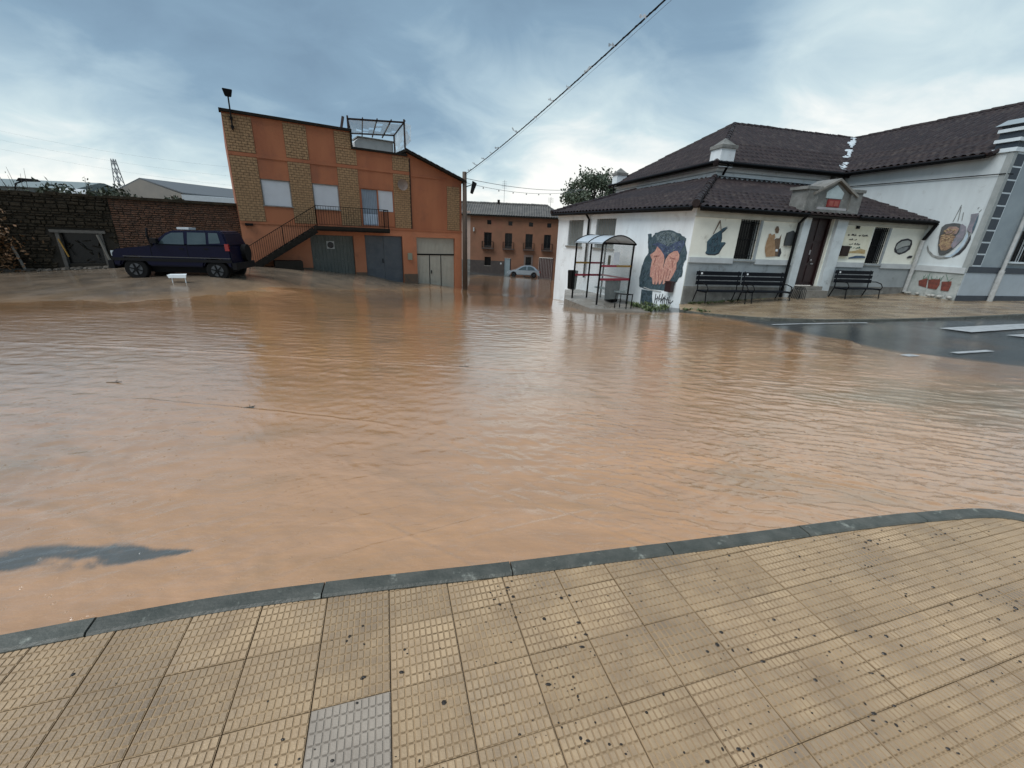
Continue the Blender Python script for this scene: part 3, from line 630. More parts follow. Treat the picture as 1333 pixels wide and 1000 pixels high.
def railing(parent, pts, hgt, sp=.125, m=M_dark, name='handrail', rail=.03):
    b = MB()
    up = Vector((0, 0, hgt))
    for a, c in zip(pts, pts[1:]): b.bar(Vector(a) + up, Vector(c) + up, rail, rail); b.bar(Vector(a) + Vector((0, 0, .08)), Vector(c) + Vector((0, 0, .08)), rail * .8, rail * .8)
    for p in pts: b.bar(Vector(p), Vector(p) + up, rail * 1.2)
    h = b.build(name, m, parent)
    bb = MB(); bb.bar((0, 0, .08), (0, 0, hgt), .014); me = None; k = 0
    for a, c in zip(pts, pts[1:]):
        a = Vector(a); c = Vector(c); n = int((c - a).length / sp)
        for i in range(1, n):
            if me is None: o = bb.build('baluster', m); me = o.data
            else: o = bpy.data.objects.new('baluster', me); COL.objects.link(o)
            o.parent = h; o.location = a.lerp(c, i / n)
            base = h.parent
            if base is not None:
                q = base
                while q is not None: o.location -= q.location; q = q.parent
    return h
def slats(b, fr, u0, u1, z0, z1, p=.055, n=-.06, d=.012):
    z = z0
    while z < z1 - .01:
        e_ = min(z + p * .86, z1); b.box(fr, u0, u1, n - .01, n + d, z, e_); z += p
    b.box(fr, u0, u1, n - .02, n - .002, z0, z1); return b

# ------------------------------------------------------------------ orange and brick house (left)
LF = Fr((-3.74, 28.34), 56.8)
house = empty('brick_house', LF(-6, 0, -1), 'orange rendered two storey house with yellow brick piers, outside stair and three garage doors', 'house')
ops = [(-10.95, -9.63, 2.71, 3.92), (-8.6, -7.3, 2.70, 3.93), (-6.15, -4.33, 1.98, 3.92), (-9.0, -6.75, -1.3, 1.38), (-6.12, -3.9, -1.7, 1.45), (-3.02, -.44, -2.0, 1.43)]
b = MB(); wall(b, LF, -12.1, -6.45, -1.6, 6.58, [o for o in ops if o[1] < -6.5 and o[1] != -6.75] + [(-9.0, -6.75, -1.3, 1.38)])
wall(b, LF, -6.45, -3.42, -2.2, 5.78, [ops[2], (-6.12, -3.9, -1.7, 1.45)])
wall(b, LF, -3.42, 0.05, -2.4, (6.02, 4.80), [ops[5]])
# side and back walls
b.add([LF(-12.1, 0, -1.5), LF(-12.1, -8.5, -1.5), LF(-12.1, -8.5, 6.3), LF(-12.1, 0, 6.58)], [(0, 1, 2, 3)])
b.add([LF(.05, 0, -2.4), LF(.05, -8.5, -2.4), LF(.05, -8.5, 4.8), LF(.05, 0, 4.8)], [(0, 1, 2, 3)])
b.add([LF(-12.1, -8.5, -2), LF(.05, -8.5, -2), LF(.05, -8.5, 4.8), LF(-12.1, -8.5, 6.3)], [(0, 1, 2, 3)])
b.add([LF(-6.45, 0, 5.78), LF(-6.45, -8.5, 5.78), LF(-6.45, -8.5, 6.3), LF(-6.45, 0, 6.58)], [(0, 1, 2, 3)])
b.build('wall', M_plO, house)
# lighter lower storey plaster, a 15 mm coat
b = MB(); wall(b, LF, -12.1, 0.05, (-1.5, -2.2), 1.80, [(-9.0, -6.75, -1.3, 1.38), (-6.12, -3.9, -1.7, 1.45), (-3.02, -.44, -2.0, 1.43)], d=.015, n=.015); b.build('plaster', M_plOl, house)
b = MB(); b.box(LF, -12.1, .06, 0, .05, 1.80, 1.90); b.box(LF, -12.1, -3.3, 0, .035, 4.83, 4.98); b.box(LF, -3.3, -.92, 0, .035, 4.78, 4.86); b.build('string_course', M_plO, house)
b = MB(); b.box(LF, -12.18, -6.40, -.30, .14, 6.58, 6.70); b.box(LF, -6.47, -3.40, -.30, .12, 5.78, 5.88); b.box(LF, -6.47, -6.40, -.3, .12, 5.88, 6.58); b.build('parapet_coping', M_slab, house)
for (a, c, segs) in ((-12.08, -10.95, ((1.92, 4.82), (5.0, 6.52))), (-9.63, -8.6, ((1.92, 4.82), (5.0, 6.52))), (-7.28, -6.22, ((1.92, 4.82), (5.0, 5.74))), (-4.28, -3.28, ((1.92, 4.82), (5.0, 5.74))), (-.95, -.1, ((1.92, 4.45),))):
    for z0, z1 in segs: bricks(house, LF, a, c, z0, z1)
bricks(house, LF, -7.28, -6.47, 5.76, 6.52)
# gable roof over the right part: falls from 6.05 to 4.87 towards the right
b = MB()
P = [LF(-3.55, .35, 6.10), LF(.25, .35, 4.82), LF(.25, -8.6, 4.82), LF(-3.55, -8.6, 6.10)]; Q = [p - Vector((0, 0, .10)) for p in P]; b.hexa(Q + P); b.build('roof', M_slab, house)
GF = Fr((LF(-3.45, .3, 0).x, LF(-3.45, .3, 0).y), 56.8)
ss = np.arange(0, 8.7, .04); b = MB(); rows = []
for k_ in range(11):
    s_ = k_ * .36; 
    for q in (0, .34):
        rows.append([(LF(-3.5 + min(s_ + q, 3.72), .32 - t_, 6.10 - (min(s_ + q, 3.72)) * .3368 + .03 + .05 * abs(math.sin(t_ * 13)) - q * .06)) for t_ in ss])
V_ = [tuple(v - house.location) for r0 in rows for v in r0]; nx_ = len(ss); F_ = [(j * nx_ + i, j * nx_ + i + 1, (j + 1) * nx_ + i + 1, (j + 1) * nx_ + i) for j in range(len(rows) - 1) for i in range(nx_ - 1)]
me = bpy.data.meshes.new('roof_tiles'); me.from_pydata(V_, [], F_); me.materials.append(M_roof); o = bpy.data.objects.new('roof_tiles', me); COL.objects.link(o); o.parent = house; o['kind'] = 'stuff'
b = MB(); b.add([LF(-12.1, -.3, 6.35), LF(-6.45, -.3, 6.35), LF(-6.45, -8.5, 6.2), LF(-12.1, -8.5, 6.2)], [(0, 1, 2, 3)]); b.add([LF(-6.45, -.3, 5.55), LF(-3.42, -.3, 5.55), LF(-3.42, -8.5, 5.5), LF(-6.45, -8.5, 5.5)], [(0, 1, 2, 3)]); b.build('terrace_floor', M_conc, house)
# windows with closed roller shutters
for a, c, z0, z1 in ops[:2]:
    f_ = MB(); f_.box(LF, a, a + .05, -.16, -.02, z0, z1).box(LF, c - .05, c, -.16, -.02, z0, z1).box(LF, a, c, -.16, -.02, z1 - .05, z1).box(LF, a - .04, c + .04, -.2, .05, z0 - .05, z0)
    w_ = f_.build('window', M_conc, house); slats(MB(), LF, a + .05, c - .05, z0 + .0, z1 - .05).build('roller_shutter', M_rollw, w_)
f_ = MB(); f_.box(LF, -6.15, -6.10, -.16, -.02, 1.98, 3.92).box(LF, -5.24, -5.18, -.16, -.01, 1.98, 3.92).box(LF, -6.15, -4.33, -.16, -.02, 3.87, 3.92).box(LF, -5.2, -4.33, -.2, .03, 1.98, 2.76)
w_ = f_.build('balcony_door', M_plO, house)
sl = MB()
for k_ in range(9): sl.box(LF, -6.09 + k_ * .095, -6.09 + k_ * .095 + .08, -.1, -.07, 2.62, 3.86)
sl.box(LF, -6.1, -5.24, -.13, -.1, 2.5, 3.87); sl.build('curtain', M_rollg, w_)
MB().box(LF, -6.1, -5.24, -.1, -.08, 2.0, 2.6).box(LF, -6.02, -5.7, -.08, -.06, 2.06, 2.54).box(LF, -5.66, -5.3, -.08, -.06, 2.06, 2.54).build('door_panel', mat('pale_blue_panel', (.38, .46, .54), .45), w_)
slats(MB(), LF, -5.18, -4.35, 2.78, 3.87).build('roller_shutter', M_rollw, w_)
# balcony and outside stair
bal = MB().box(LF, -8.75, -4.9, 0, .95, 1.68, 1.84).box(LF, -8.75, -4.9, .05, .9, 1.60, 1.68).build('balcony', M_slab, house)
railing(bal, [LF(-8.7, .9, 1.84), LF(-4.95, .9, 1.84), LF(-4.95, .03, 1.84)], .98)
st = MB(); nst = 12; pu0, pz0, pu1, pz1 = -8.75, 1.84, -12.0, -.30
for k_ in range(nst):
    ua = pu0 + (pu1 - pu0) * k_ / nst; ub = pu0 + (pu1 - pu0) * (k_ + 1) / nst; zt = pz0 - (pz0 - pz1) * (k_ + 1) / nst
    st.box(LF, ub, ua, .03, .92, zt - .14, zt + .02)
st.bar(LF(-8.75, .88, 1.62), LF(-12.05, .88, -.42), .05, .26); st.bar(LF(-8.75, .1, 1.62), LF(-12.05, .1, -.42), .05, .26)
stair = st.build('outside_stair', M_slab, house)
railing(stair, [LF(-8.7, .9, 1.82), LF(-10.35, .9, .78), LF(-12.0, .9, -.28)], .98, sp=.115)
MB().box(LF, -10.9, -9.6, .02, .9, -1.2, .05).build('understair_wall', M_slab, house)
MB().box(LF, -12.0, -9.0, .02, .12, -1.0, -.35).box(LF, -6.75, -6.12, .018, .06, -2.0, -.62).box(LF, -3.9, -3.02, .018, .06, -2.2, -.75).build('plinth', mat('damp_base_plaster', (.075, .06, .045), .8, (.12, .075, .045), 5, .9, bump=.6, bscale=30), house)
# garage doors
g = MB(); g.box(LF, -9.0, -6.75, -.20, -.15, -1.3, 1.38)
for k_ in range(12): g.box(LF, -8.98 + k_ * .186, -8.98 + k_ * .186 + .174, -.15, -.13 + random.uniform(0, .008), -1.3, 1.34)
g.box(LF, -8.9, -7.9, -.13, -.10, .86, .93); g.box(LF, -7.85, -6.85, -.13, -.10, .86, .93); g.box(LF, -8.95, -6.8, -.13, -.11, -.1, 0)
gd = g.build('garage_door', M_gdoor, house, label='weathered green grey timber garage door behind the stair')
MB().prism(LF, [(-7.98 + .17 * math.cos(t * math.pi / 8), .86 + .17 * math.sin(t * math.pi / 8)) for t in range(16)], -.10, -.07).build('cat_flap', M_glass, gd)
MB().box(LF, -8.18, -7.78, -.115, -.09, .66, 1.06).build('notice', mat('faded_white_notice', (.42, .44, .42), .6), gd)
g = MB(); g.box(LF, -6.12, -3.9, -.2, -.16, -1.7, 1.45); g.box(LF, -6.08, -5.0, -.16, -.12, -1.65, 1.40); g.box(LF, -4.97, -3.94, -.16, -.12, -1.65, 1.40)
for z_ in (-.45,): g.box(LF, -6.08, -3.94, -.12, -.105, z_, z_ + .04)
g.box(LF, -5.02, -4.95, -.12, -.09, -1.65, 1.40)
gd = g.build('garage_door', M_bdoor, house, label='blue grey steel double garage door'); MB().box(LF, -5.14, -5.10, -.1, -.05, -.1, .15).build('handle', M_dark, gd)
g = MB(); g.box(LF, -3.02, -.44, -.2, -.17, -2.0, 1.43)
for a, c, z0, z1 in ((-3.0, -.46, .47, 1.40), (-3.0, -2.16, -1.9, .38), (-2.13, -1.38, -1.9, .38), (-1.35, -.46, -1.9, .38)):
    u = a
    while u < c - .02: e_ = min(u + .07, c); g.box(LF, u, e_, -.17, -.145, z0, z1); u += .093
gd = g.build('garage_door', M_tan, house, label='pale beige ribbed metal garage door with a wicket')
MB().box(LF, -3.02, -.44, -.15, -.12, .38, .46).box(LF, -2.165, -2.125, -.16, -.13, -1.9, .38).box(LF, -1.385, -1.345, -.16, -.135, -1.9, .38).box(LF, -2.07, -2.02, -.13, -.08, -.75, -.55).build('door_frame', M_dark, gd)
MB().box(LF, -3.62, -3.35, .015, .10, .10, .50).build('meter_box', mat('meter_grey', (.22, .24, .18), .5), house)
MB().tube([LF(-3.28, .04, 5.7), LF(-3.28, .04, 1.9)], .03).build('downpipe', M_rust, house)
# satellite dish, wall lamp
d_ = MB(); c0 = LF(-3.85, .32, 4.25)
for k_ in range(1): 
    rings = []
    for q in range(5):
        rr_ = .30 * q / 4; rings.append([c0 + LF.D * rr_ * math.cos(t * math.pi / 8) + Vector((0, 0, 1)) * rr_ * math.sin(t * math.pi / 8) + LF.n * (.28 * (rr_ / .3) ** 2 * .3 - .02) for t in range(16)])
    k0 = len(d_.v); d_.v += [tuple(v) for r0 in rings for v in r0]; d_.f += [(k0 + a * 16 + t, k0 + a * 16 + (t + 1) % 16, k0 + (a + 1) * 16 + (t + 1) % 16, k0 + (a + 1) * 16 + t) for a in range(4) for t in range(16)]
d_.bar(LF(-3.85, 0, 4.0), LF(-3.85, .30, 4.2), .03); d_.bar(c0 + Vector((0, 0, -.25)), c0 + LF.n * .35, .015)
o = d_.build('satellite_dish', mat('dish_brown_grey', (.20, .15, .12), .5)); tag(o, 'small round satellite dish fixed to the fourth brick pier of the orange house', 'satellite dish')
t = empty('floodlight', LF(-11.75, .1, 5.9), 'black floodlight on a thin mast at the top left corner of the orange house', 'floodlight')
MB().tube([LF(-11.75, .16, 5.85), LF(-11.72, .16, 7.2)], .032, 8).box(LF, -11.8, -11.68, .0, .17, 5.95, 6.05).box(LF, -11.8, -11.68, .0, .17, 6.3, 6.4).build('mast', M_dark, t)
MB().hexa([LF(-11.84, .04, 7.2), LF(-11.60, .04, 7.2), LF(-11.60, .32, 7.14), LF(-11.84, .32, 7.14), LF(-11.92, .0, 7.52), LF(-11.52, .0, 7.52), LF(-11.52, .40, 7.44), LF(-11.92, .40, 7.44)]).build('lamp_head', M_dark, t, bevel=.02)
# small camera box on the left corner
o = MB().box(LF, -11.9, -11.55, .02, .2, 1.70, 1.82).build('wall_lamp', M_dark); tag(o, 'small black lamp under the lowest bricks at the left end of the orange house', 'lamp')

# terrace pergola with torn plastic + white hut behind
t = empty('pergola', LF(-5, -1.5, 5.6), 'rusty steel pergola frame with rags of clear plastic on the house terrace', 'pergola')
PF = {}
def up(p, z): return Vector((p.x, p.y, z))
f0, f1 = LF(-6.5, -.1, 7.18), LF(-3.45, -.1, 7.48); g0_, g1_ = LF(-5.95, -2.0, 6.88), LF(-3.44, -2.0, 7.12)
fm = MB()
fm.bar(f0, f1, .08); fm.bar(g0_, g1_, .07); fm.bar(up(f1, 5.7), f1 + Vector((0, 0, .15)), .08); fm.bar(up(f0, 5.7), f0 + Vector((0, 0, .15)), .07); fm.bar(up(g1_, 5.5), g1_, .09); fm.bar(up(g0_, 5.5), g0_, .06)
fm.bar(LF(-6.3, -2.6, 6.35), LF(-5.3, -2.6, 6.35), .05)
fm.build('frame', M_rust, t)
for k_ in range(5):
    a = f0.lerp(f1, k_ / 4 * .99 + .005); c = g0_.lerp(g1_, k_ / 4 * .99 + .005); dd_ = c - a; MB().bar(a - dd_ * .12, a + dd_ * (1.22 if k_ < 4 else 1.0), .055).build('rafter', M_rust, t)
M_film = mat('torn_clear_film', (.72, .78, .80), .35, alpha=.5)
fl = MB()
def rag(p0, p1, p2, p3, nseg=5):
    n_ = nseg; 
    for i in range(n_):
        for j in range(n_):
            if random.random() < .22: continue
            def P_(a, c):
                q = (p0.lerp(p1, a)).lerp(p3.lerp(p2, a), c); return q + Vector((0, 0, -.05 * math.sin(a * 3.1) * math.sin(c * 3.1) * 2 + .02 * math.sin(17 * a + 9 * c)))
            fl.add([P_(i / n_, j / n_), P_((i + 1) / n_, j / n_), P_((i + 1) / n_, (j + 1) / n_), P_(i / n_, (j + 1) / n_)], [(0, 1, 2, 3)])
rag(f0, f1, g1_, g0_, 8); rag(f1, g1_, up(g1_, 6.1), up(f1, 6.6) + Vector((.35, .1, 0)), 5); rag(f1, f1 + Vector((.35, .15, -.1)), f1 + Vector((.3, .1, -1.0)), up(f1, 6.3), 5)
fl.build('torn_sheet', M_film, t)
MB().bar(LF(-6.9, -.1, 6.5), LF(-6.72, -.1, 7.25), .10).build('post_stub', M_rust, t)
t = empty('terrace_hut', LF(-4.6, -2.6, 5.6), 'low whitish grey hut standing on the terrace under the pergola', 'hut')
MB().prism(LF, [(-5.75, 5.5), (-3.5, 5.5), (-3.5, 6.75), (-5.5, 6.75), (-5.75, 6.5)], -3.3, -2.1).build('wall', mat('hut_grey', (.50, .51, .50), .7), t)
MB().box(LF, -5.6, -3.4, -3.4, -2.0, 6.75, 6.81).build('roof', M_conc, t)

# ------------------------------------------------------------------ power pole at the corner and its wires
t = empty('utility_pole', (-3.62, 28.5, -1.9), 'dark wooden pole at the right corner of the orange house with a small street light', 'pole')
MB().tube([(-3.45, 28.3, -2.2), (-3.50, 28.28, 5.35)], [.17, .13], 12).build('pole', M_woodp, t, smooth=True)
MB().tube([(-3.42, 28.2, 4.5), (-3.05, 28.15, 4.62)], .025, 6).build('bracket', M_dark, t)
MB().hexa([(-3.12, 28.0, 4.15), (-2.98, 28.0, 4.10), (-2.98, 28.3, 4.10), (-3.12, 28.3, 4.15), (-2.98, 28.0, 4.85), (-2.72, 28.0, 4.72), (-2.72, 28.3, 4.72), (-2.98, 28.3, 4.85)]).build('lamp_head', M_dark, t, bevel=.02)
def wire(a, b_, sag, r, n=28):
    a = Vector(a); b_ = Vector(b_); return [a.lerp(b_, i / n) - Vector((0, 0, 4 * sag * (i / n) * (1 - i / n))) for i in range(n + 1)]
top = Vector((-3.48, 28.28, 5.2))
dirw = Vector((2.63, 11.3, 6.75)) - top; far = top + dirw * 1.55
pts = wire(top, far, .34, 0)
t = empty('overhead_cable', top, 'thick black overhead cable crossing the sky from the pole, with pale rags tied to it', 'cable')
b = MB(); b.tube(pts, .020, 6)
tw = [p + Vector((.018 * math.cos(i * 2.1), 0, .018 * math.sin(i * 2.1))) for i, p in enumerate([pts[0].lerp(pts[0], 0)] + [pts[int(k_ / 6)].lerp(pts[min(int(k_ / 6) + 1, 28)], (k_ % 6) / 6) for k_ in range(1, 168)])]
b.tube(tw, .011, 5); b.build('conductor', M_dark, t)
b = MB(); b.tube([p + Vector((.06, 0, -.06)) for p in pts], .0035, 4); b.build('thin_line', mat('grey_wire', (.15, .16, .17), .5), t)
M_rag = mat('pale_plastic_rag', (.26, .27, .27), .6, alpha=.8)
for k_, f0 in enumerate((.06, .11, .17, .215, .26, .345, .42, .47, .515, .56, .60, .645)):
    p = pts[0].lerp(pts[-1], f0) - Vector((0, 0, 4 * .34 * f0 * (1 - f0))); b = MB()
    ln = random.uniform(.10, .20) * (1.5 if k_ % 4 == 1 else 1); q = p.copy(); pr = [q]
    dx = Vector((-1, random.uniform(-.3, .3), random.uniform(-.1, .7))).normalized()
    for s_ in range(5): q = q + dx * ln / 4 + Vector((0, random.gauss(0, .015), random.gauss(0, .025))); pr.append(q.copy())
    vs = []
    for i, q in enumerate(pr): wd = .032 * (1 + .6 * math.sin(i * 2.3 + k_)); vs += [q + Vector((0, .01, wd)), q - Vector((0, .01, wd))]
    b.add(vs, [(2 * i, 2 * i + 1, 2 * i + 3, 2 * i + 2) for i in range(len(pr) - 1)]); b.build('rag', M_rag, t)
t = empty('string_of_bulbs', (-3.4, 28.4, 4.9), 'pair of sagging thin wires with small hanging bits from the pole to the tree', 'wire')
w1 = wire((-3.4, 28.4, 5.0), (5.6, 40, 5.85), .30, 0); w2 = wire((-3.4, 28.4, 4.75), (5.6, 40, 5.80), .45, 0)
b = MB(); b.tube(w1, .016, 5); b.tube(w2, .012, 5); b.build('wire', mat('grey_wire', (.15, .16, .17)), t)
for i in range(3, 26, 3): MB().ball(w2[i] - Vector((0, 0, .07)), .05, 6).build('bulb', M_rag, t)
for i in range(3):
    o = MB().tube(wire((-60, 50 + i, 8.9 + i * .9), (-20, 47, 5.2 + i * .9), .8, 0), .006, 4).build('power_line', mat('grey_wire', (.15, .16, .17)))
    tag(o, 'very thin far power line above the left yard wall, %s of three' % ('lowest', 'middle', 'topmost')[i], 'wire', 'power lines over the yard wall')

# ------------------------------------------------------------------ old yard wall on the left
WF0 = Fr((-22.9, 16.95), 59.0)   # runs from the left edge to the brick house
wl = 9.9
yard = empty('yard_wall', WF0(5, 0, -.4), 'old dark rubble and brick yard wall behind the blue off-road car', 'wall')
M_rub = mat('dark_rubble', (.042, .032, .020), .9, (.016, .013, .008), 4, .95, bump=.8, bscale=18, bdist=.03, third=((.045, .037, .022), 6, .55, .7, .6), spec=.2)
M_rub2 = mat('old_red_brick', (.125, .055, .028), .85, (.05, .026, .015), 5, .95, bump=.6, bscale=25, third=((.12, .08, .045), 6, .56, .7, .6))
M_mud = mat('earth_mortar', (.022, .017, .011), .95, (.022, .018, .012), 5, .9, bump=.8, bscale=20)
b = MB(); wall(b, WF0, -9, wl + .6, -1.2, 2.62, [(3.30, 4.85, -.2, 1.10)], d=.4); b.box(WF0, -9, wl + .6, -.5, -.45, -1, 2.6); b.build('core', M_mud, yard)
b = MB(); z = -.7
def stonerow(b, u0, u1, z0, z1, wmin, wmax, ops, prot):
    u = u0
    while u < u1:
        w_ = random.uniform(wmin, wmax); a, c = u + .008, min(u + w_, u1) - .008; u += w_
        if c - a < .03: continue
        if any(not (c < o[0] or a > o[1] or z1 < o[2] or z0 > o[3]) for o in ops): continue
        h0, h1 = z0 + random.uniform(.004, .018), z1 - random.uniform(.004, .018); n1_ = random.uniform(*prot)
        j = lambda: random.uniform(-.012, .012)
        b.hexa([WF0(a + j(), 0, h0 + j()), WF0(c + j(), 0, h0 + j()), WF0(c - .02, n1_, h0 + .02), WF0(a + .02, n1_, h0 + .02), WF0(a + j(), 0, h1), WF0(c + j(), 0, h1), WF0(c - .02, n1_ + j(), h1 - .02), WF0(a + .02, n1_ + j(), h1 - .02)])
hole = [(3.2, 4.95, -.3, 1.25)]
while z < 2.6: h = random.uniform(.09, .19); stonerow(b, -9, 5.3, z, min(z + h, 2.62), .14, .42, hole, (.02, .09)); z += h
b.build('rubble_stones', M_rub, yard, kind='stuff')
b = MB(); z = -.6
while z < 2.55: stonerow(b, 5.3, wl + .5, z, min(z + .095, 2.6), .16, .30, [], (.012, .04)); z += .095
b.build('brick_courses', M_rub2, yard, kind='stuff')
b = MB(); b.box(WF0, 5.2, wl + .6, -.4, .10, 2.60, 2.72); u = -9
while u < 5.2: w_ = random.uniform(.3, .6); b.box(WF0, u, u + w_ - .01, -.4, random.uniform(.03, .1), 2.60, 2.66 + random.uniform(0, .09)); u += w_
b.build('coping', M_rub, yard)
b = MB(); b.box(WF0, 3.30, 3.42, -.3, .06, -.4, 1.12).box(WF0, 4.70, 4.82, -.3, .06, -.4, 1.10).box(WF0, 3.15, 4.95, -.3, .09, 1.10, 1.22); hf = b.build('hatch', mat('weathered_grey_timber', (.12, .11, .095), .8, (.06, .055, .048), 5, .9, stretch=(1, 1, 6)), yard)
MB().box(WF0, 3.42, 4.70, -.3, -.26, -.4, 1.10).build('board', M_glass, hf)
b = MB()
for i in range(14): a = random.uniform(3.45, 4.6); z = random.uniform(-.2, .8); b.bar(WF0(a, -.2, z), WF0(a + random.uniform(-.3, .3), -.12, z + random.uniform(-.3, .3)), .03)
b.build('lumber', M_rub, hf)
MB().bar(WF0(3.38, .12, .85), WF0(3.55, .16, .1), .05, .03).build('yellow_lath', mat('yellow_lath', (.30, .17, .03), .6), hf)
o = MB().bar(WF0(5.0, .45, -.35), WF0(4.66, .08, 1.05), .07, .05).build('leaning_plank', mat('pale_plank', (.16, .145, .12), .7)); tag(o, 'grey plank leaning on the right side of the hatch in the rubble wall', 'plank')
o = MB().bar(WF0(2.2, .5, -.5), WF0(1.9, .08, .5), .08, .06).build('leaning_plank', mat('pale_plank', (.16, .145, .12), .7)); tag(o, 'short mossy plank leaning on the rubble wall left of the hatch', 'plank')
b = MB()
for i in range(260):
    u = random.uniform(-6, 6); n_ = abs(random.gauss(.25, .3)); p = WF0(u, n_, 0); p.z = t1(p.x, p.y) + .02; s_ = random.uniform(.04, .16); b.ball(p, s_, 6, (random.uniform(.7, 1.3), random.uniform(.7, 1.3), .6))
o = b.build('wall_rubble', mat('wet_rubble', (.075, .062, .045), .6, (.035, .03, .022), 6, .9), kind='stuff'); o['label'] = 'fallen stones and rubble along the foot of the yard wall'

# ------------------------------------------------------------------ village hall (right) : annex, tall block, wing
RF = Fr((5.94, 15.03), 75.9); SL = 9.1
SF = Fr((5.94 - SL * math.sin(R(25)), 15.03 + SL * math.cos(R(25))), 155.0)      # left side wall, u 0 (far) .. 9.1 (corner)
KU = 1.043   # the tall block and wing stand this much further out than first measured
Q0 = (8.115, 19.159); UF = Fr(Q0, 75.9, KU); UL = 9.1
UC = Vector((Q0[0] + 6.53 * math.sin(R(75.9)), Q0[1] + 6.53 * math.cos(R(75.9)), 0))
USF = Fr((Q0[0] - UL * math.sin(R(14.1)), Q0[1] + UL * math.cos(R(14.1))), 165.9, KU)
WL = 5.72; WG = Fr((UC.x, UC.y), 165.9, KU)     # wing wall u 0 inner .. 5.72 outer corner
WC = UC + WG.D * WL; WFF = Fr((WC.x, WC.y), 75.9, KU)
hall = empty('village_hall', (9, 17, -.1), 'white village hall with dark tiled roofs, wall paintings and a small gabled porch', 'building')
sw = [(9.1 - 8.06, 9.1 - 6.73, 1.41, 2.61), (9.1 - 5.68, 9.1 - 4.24, 1.41, 2.64)]
rw = [(1.85, 2.66, 1.31, 2.64), (7.9, 8.62, 1.31, 2.64)]
b = MB(); wall(b, SF, 0, SL, (-1.9, -.7), 2.95, sw); b.build('side_wall', M_white, hall)
b = MB(); wall(b, RF, 0, 10.5, (-.7, -.1), 2.95, rw + [(4.74, 5.86, -.1, 2.97)], d=.22); b.build('front_wall', M_cream, hall)
b = MB(); wall(b, UF, 0, 6.53, 2.5, 5.0); wall(b, USF, 0, UL, 2.2, 5.0); b.add([USF(0, 0, -2), USF(0, -9, -2), USF(0, -9, 5), USF(0, 0, 5)], [(0, 1, 2, 3)]); b.add([SF(0, 0, -2), SF(-.7, -5.4, -2), SF(-.7, -5.4, 4.4), SF(0, 0, 2.9)], [(0, 1, 2, 3)]); b.build('upper_wall', M_white, hall)
b = MB(); wall(b, WG, 0, WL, -.2, 5.0); b.build('wing_wall', M_wing, hall)
wwin = [(1.95, 3.15, 1.62, 2.72)]
M_blue = mat('pale_blue_render', (.27, .315, .33), .7, (.20, .24, .26), 1.3, .7, bump=.3, bscale=40, bdist=.006, third=((.20, .22, .22), 2.5, .6, .75, .5))
b = MB(); wall(b, WFF, 0, 12, -.2, 5.05, wwin); b.build('wing_front_wall', M_blue, hall)
# cornice, dado, plinth
b = MB(); b.box(RF, 0, 4.38, 0, .05, 2.63, 2.95).box(RF, 6.38, 10.55, 0, .05, 2.66, 2.95); b.build('cornice', mat('grey_cream_paint', (.46, .46, .40), .7, (.34, .34, .29), 3, .8), hall)
b = MB(); b.box(SF, 0, SL + .04, 0, .04, 2.66, 2.95); b.build('cornice', M_white, hall)
b = MB(); b.box(RF, .02, 1.80, 0, .025, -.6, 1.15).box(RF, 1.80, 2.75, 0, .025, -.6, 1.22).box(RF, 2.75, 4.38, 0, .025, -.6, 1.15).box(RF, 6.38, 7.8, 0, .025, -.3, 1.15).box(RF, 7.8, 8.7, 0, .025, -.3, 1.22).box(RF, 8.7, 10.56, 0, .025, -.3, 1.15); b.build('dado', M_greyw, hall)
b = MB(); b.box(RF, .02, 1.80, 0, .075, 1.15, 1.33).box(RF, 2.75, 4.38, 0, .075, 1.15, 1.33).box(RF, 6.38, 7.8, 0, .075, 1.15, 1.33).box(RF, 8.7, 10.56, 0, .075, 1.15, 1.33).box(WG, WL - 1.95, WL, 0, .07, 1.15, 1.35); b.build('dado_rail', mat('pale_grey_rail', (.46, .49, .49), .65, (.36, .38, .38), 2, .8), hall)
b = MB(); b.box(RF, .02, 4.4, 0, .06, -.7, .34).box(RF, 6.4, 10.5, 0, .06, -.4, .42); b.build('plinth', M_stone, hall)
b = MB(); b.box(WG, WL - 1.8, WL, 0, .03, -.1, 1.15); b.build('dado', mat('stained_pale_dado', (.40, .42, .40), .7, (.24, .27, .25), 3, .9, third=((.12, .13, .12), 4, .55, .7, .7)), hall)
for a, c, z0, z1 in sw:
    f_ = MB(); f_.box(SF, a - .08, c + .08, 0, .07, z0 - .07, z0); w_ = f_.build('window', M_conc, hall)
    slats(MB(), SF, a + .04, c - .04, z0, z1 - .02, p=.08, n=-.12).build('roller_shutter', mat('grey_shutter', (.20, .225, .22), .5, (.15, .17, .165), 3, .6), w_)
    bb = MB()
    for k_ in range(9): uu = a + .06 + k_ * (c - a - .12) / 8; bb.bar(SF(uu, -.04, z0), SF(uu, -.04, z1), .02)
    bb.build('grille', M_conc, w_)
for a, c, z0, z1 in rw:
    f_ = MB(); f_.box(RF, a, a + .05, -.2, -.1, z0, z1).box(RF, c - .05, c, -.2, -.1, z0, z1).box(RF, a, c, -.2, -.1, z1 - .05, z1).box(RF, a - .06, c + .06, -.1, .09, z0 - .07, z0 - .002); f_.box(RF, c, c + .10, 0, .03, z0, z1)
    w_ = f_.build('window', M_greyw, hall); MB().box(RF, a, c, -.21, -.19, z0, z1).build('pane', M_glass, w_)
    bb = MB()
    for k_ in range(8): uu = a + .04 + k_ * (c - a - .08) / 7; bb.bar(RF(uu, -.03, z0), RF(uu, -.03, z1), .022)
    for z_ in (z0 + .12, (z0 + z1) / 2, z1 - .12): bb.bar(RF(a, -.03, z_), RF(c, -.03, z_), .02)
    bb.build('grille', M_dark, w_)
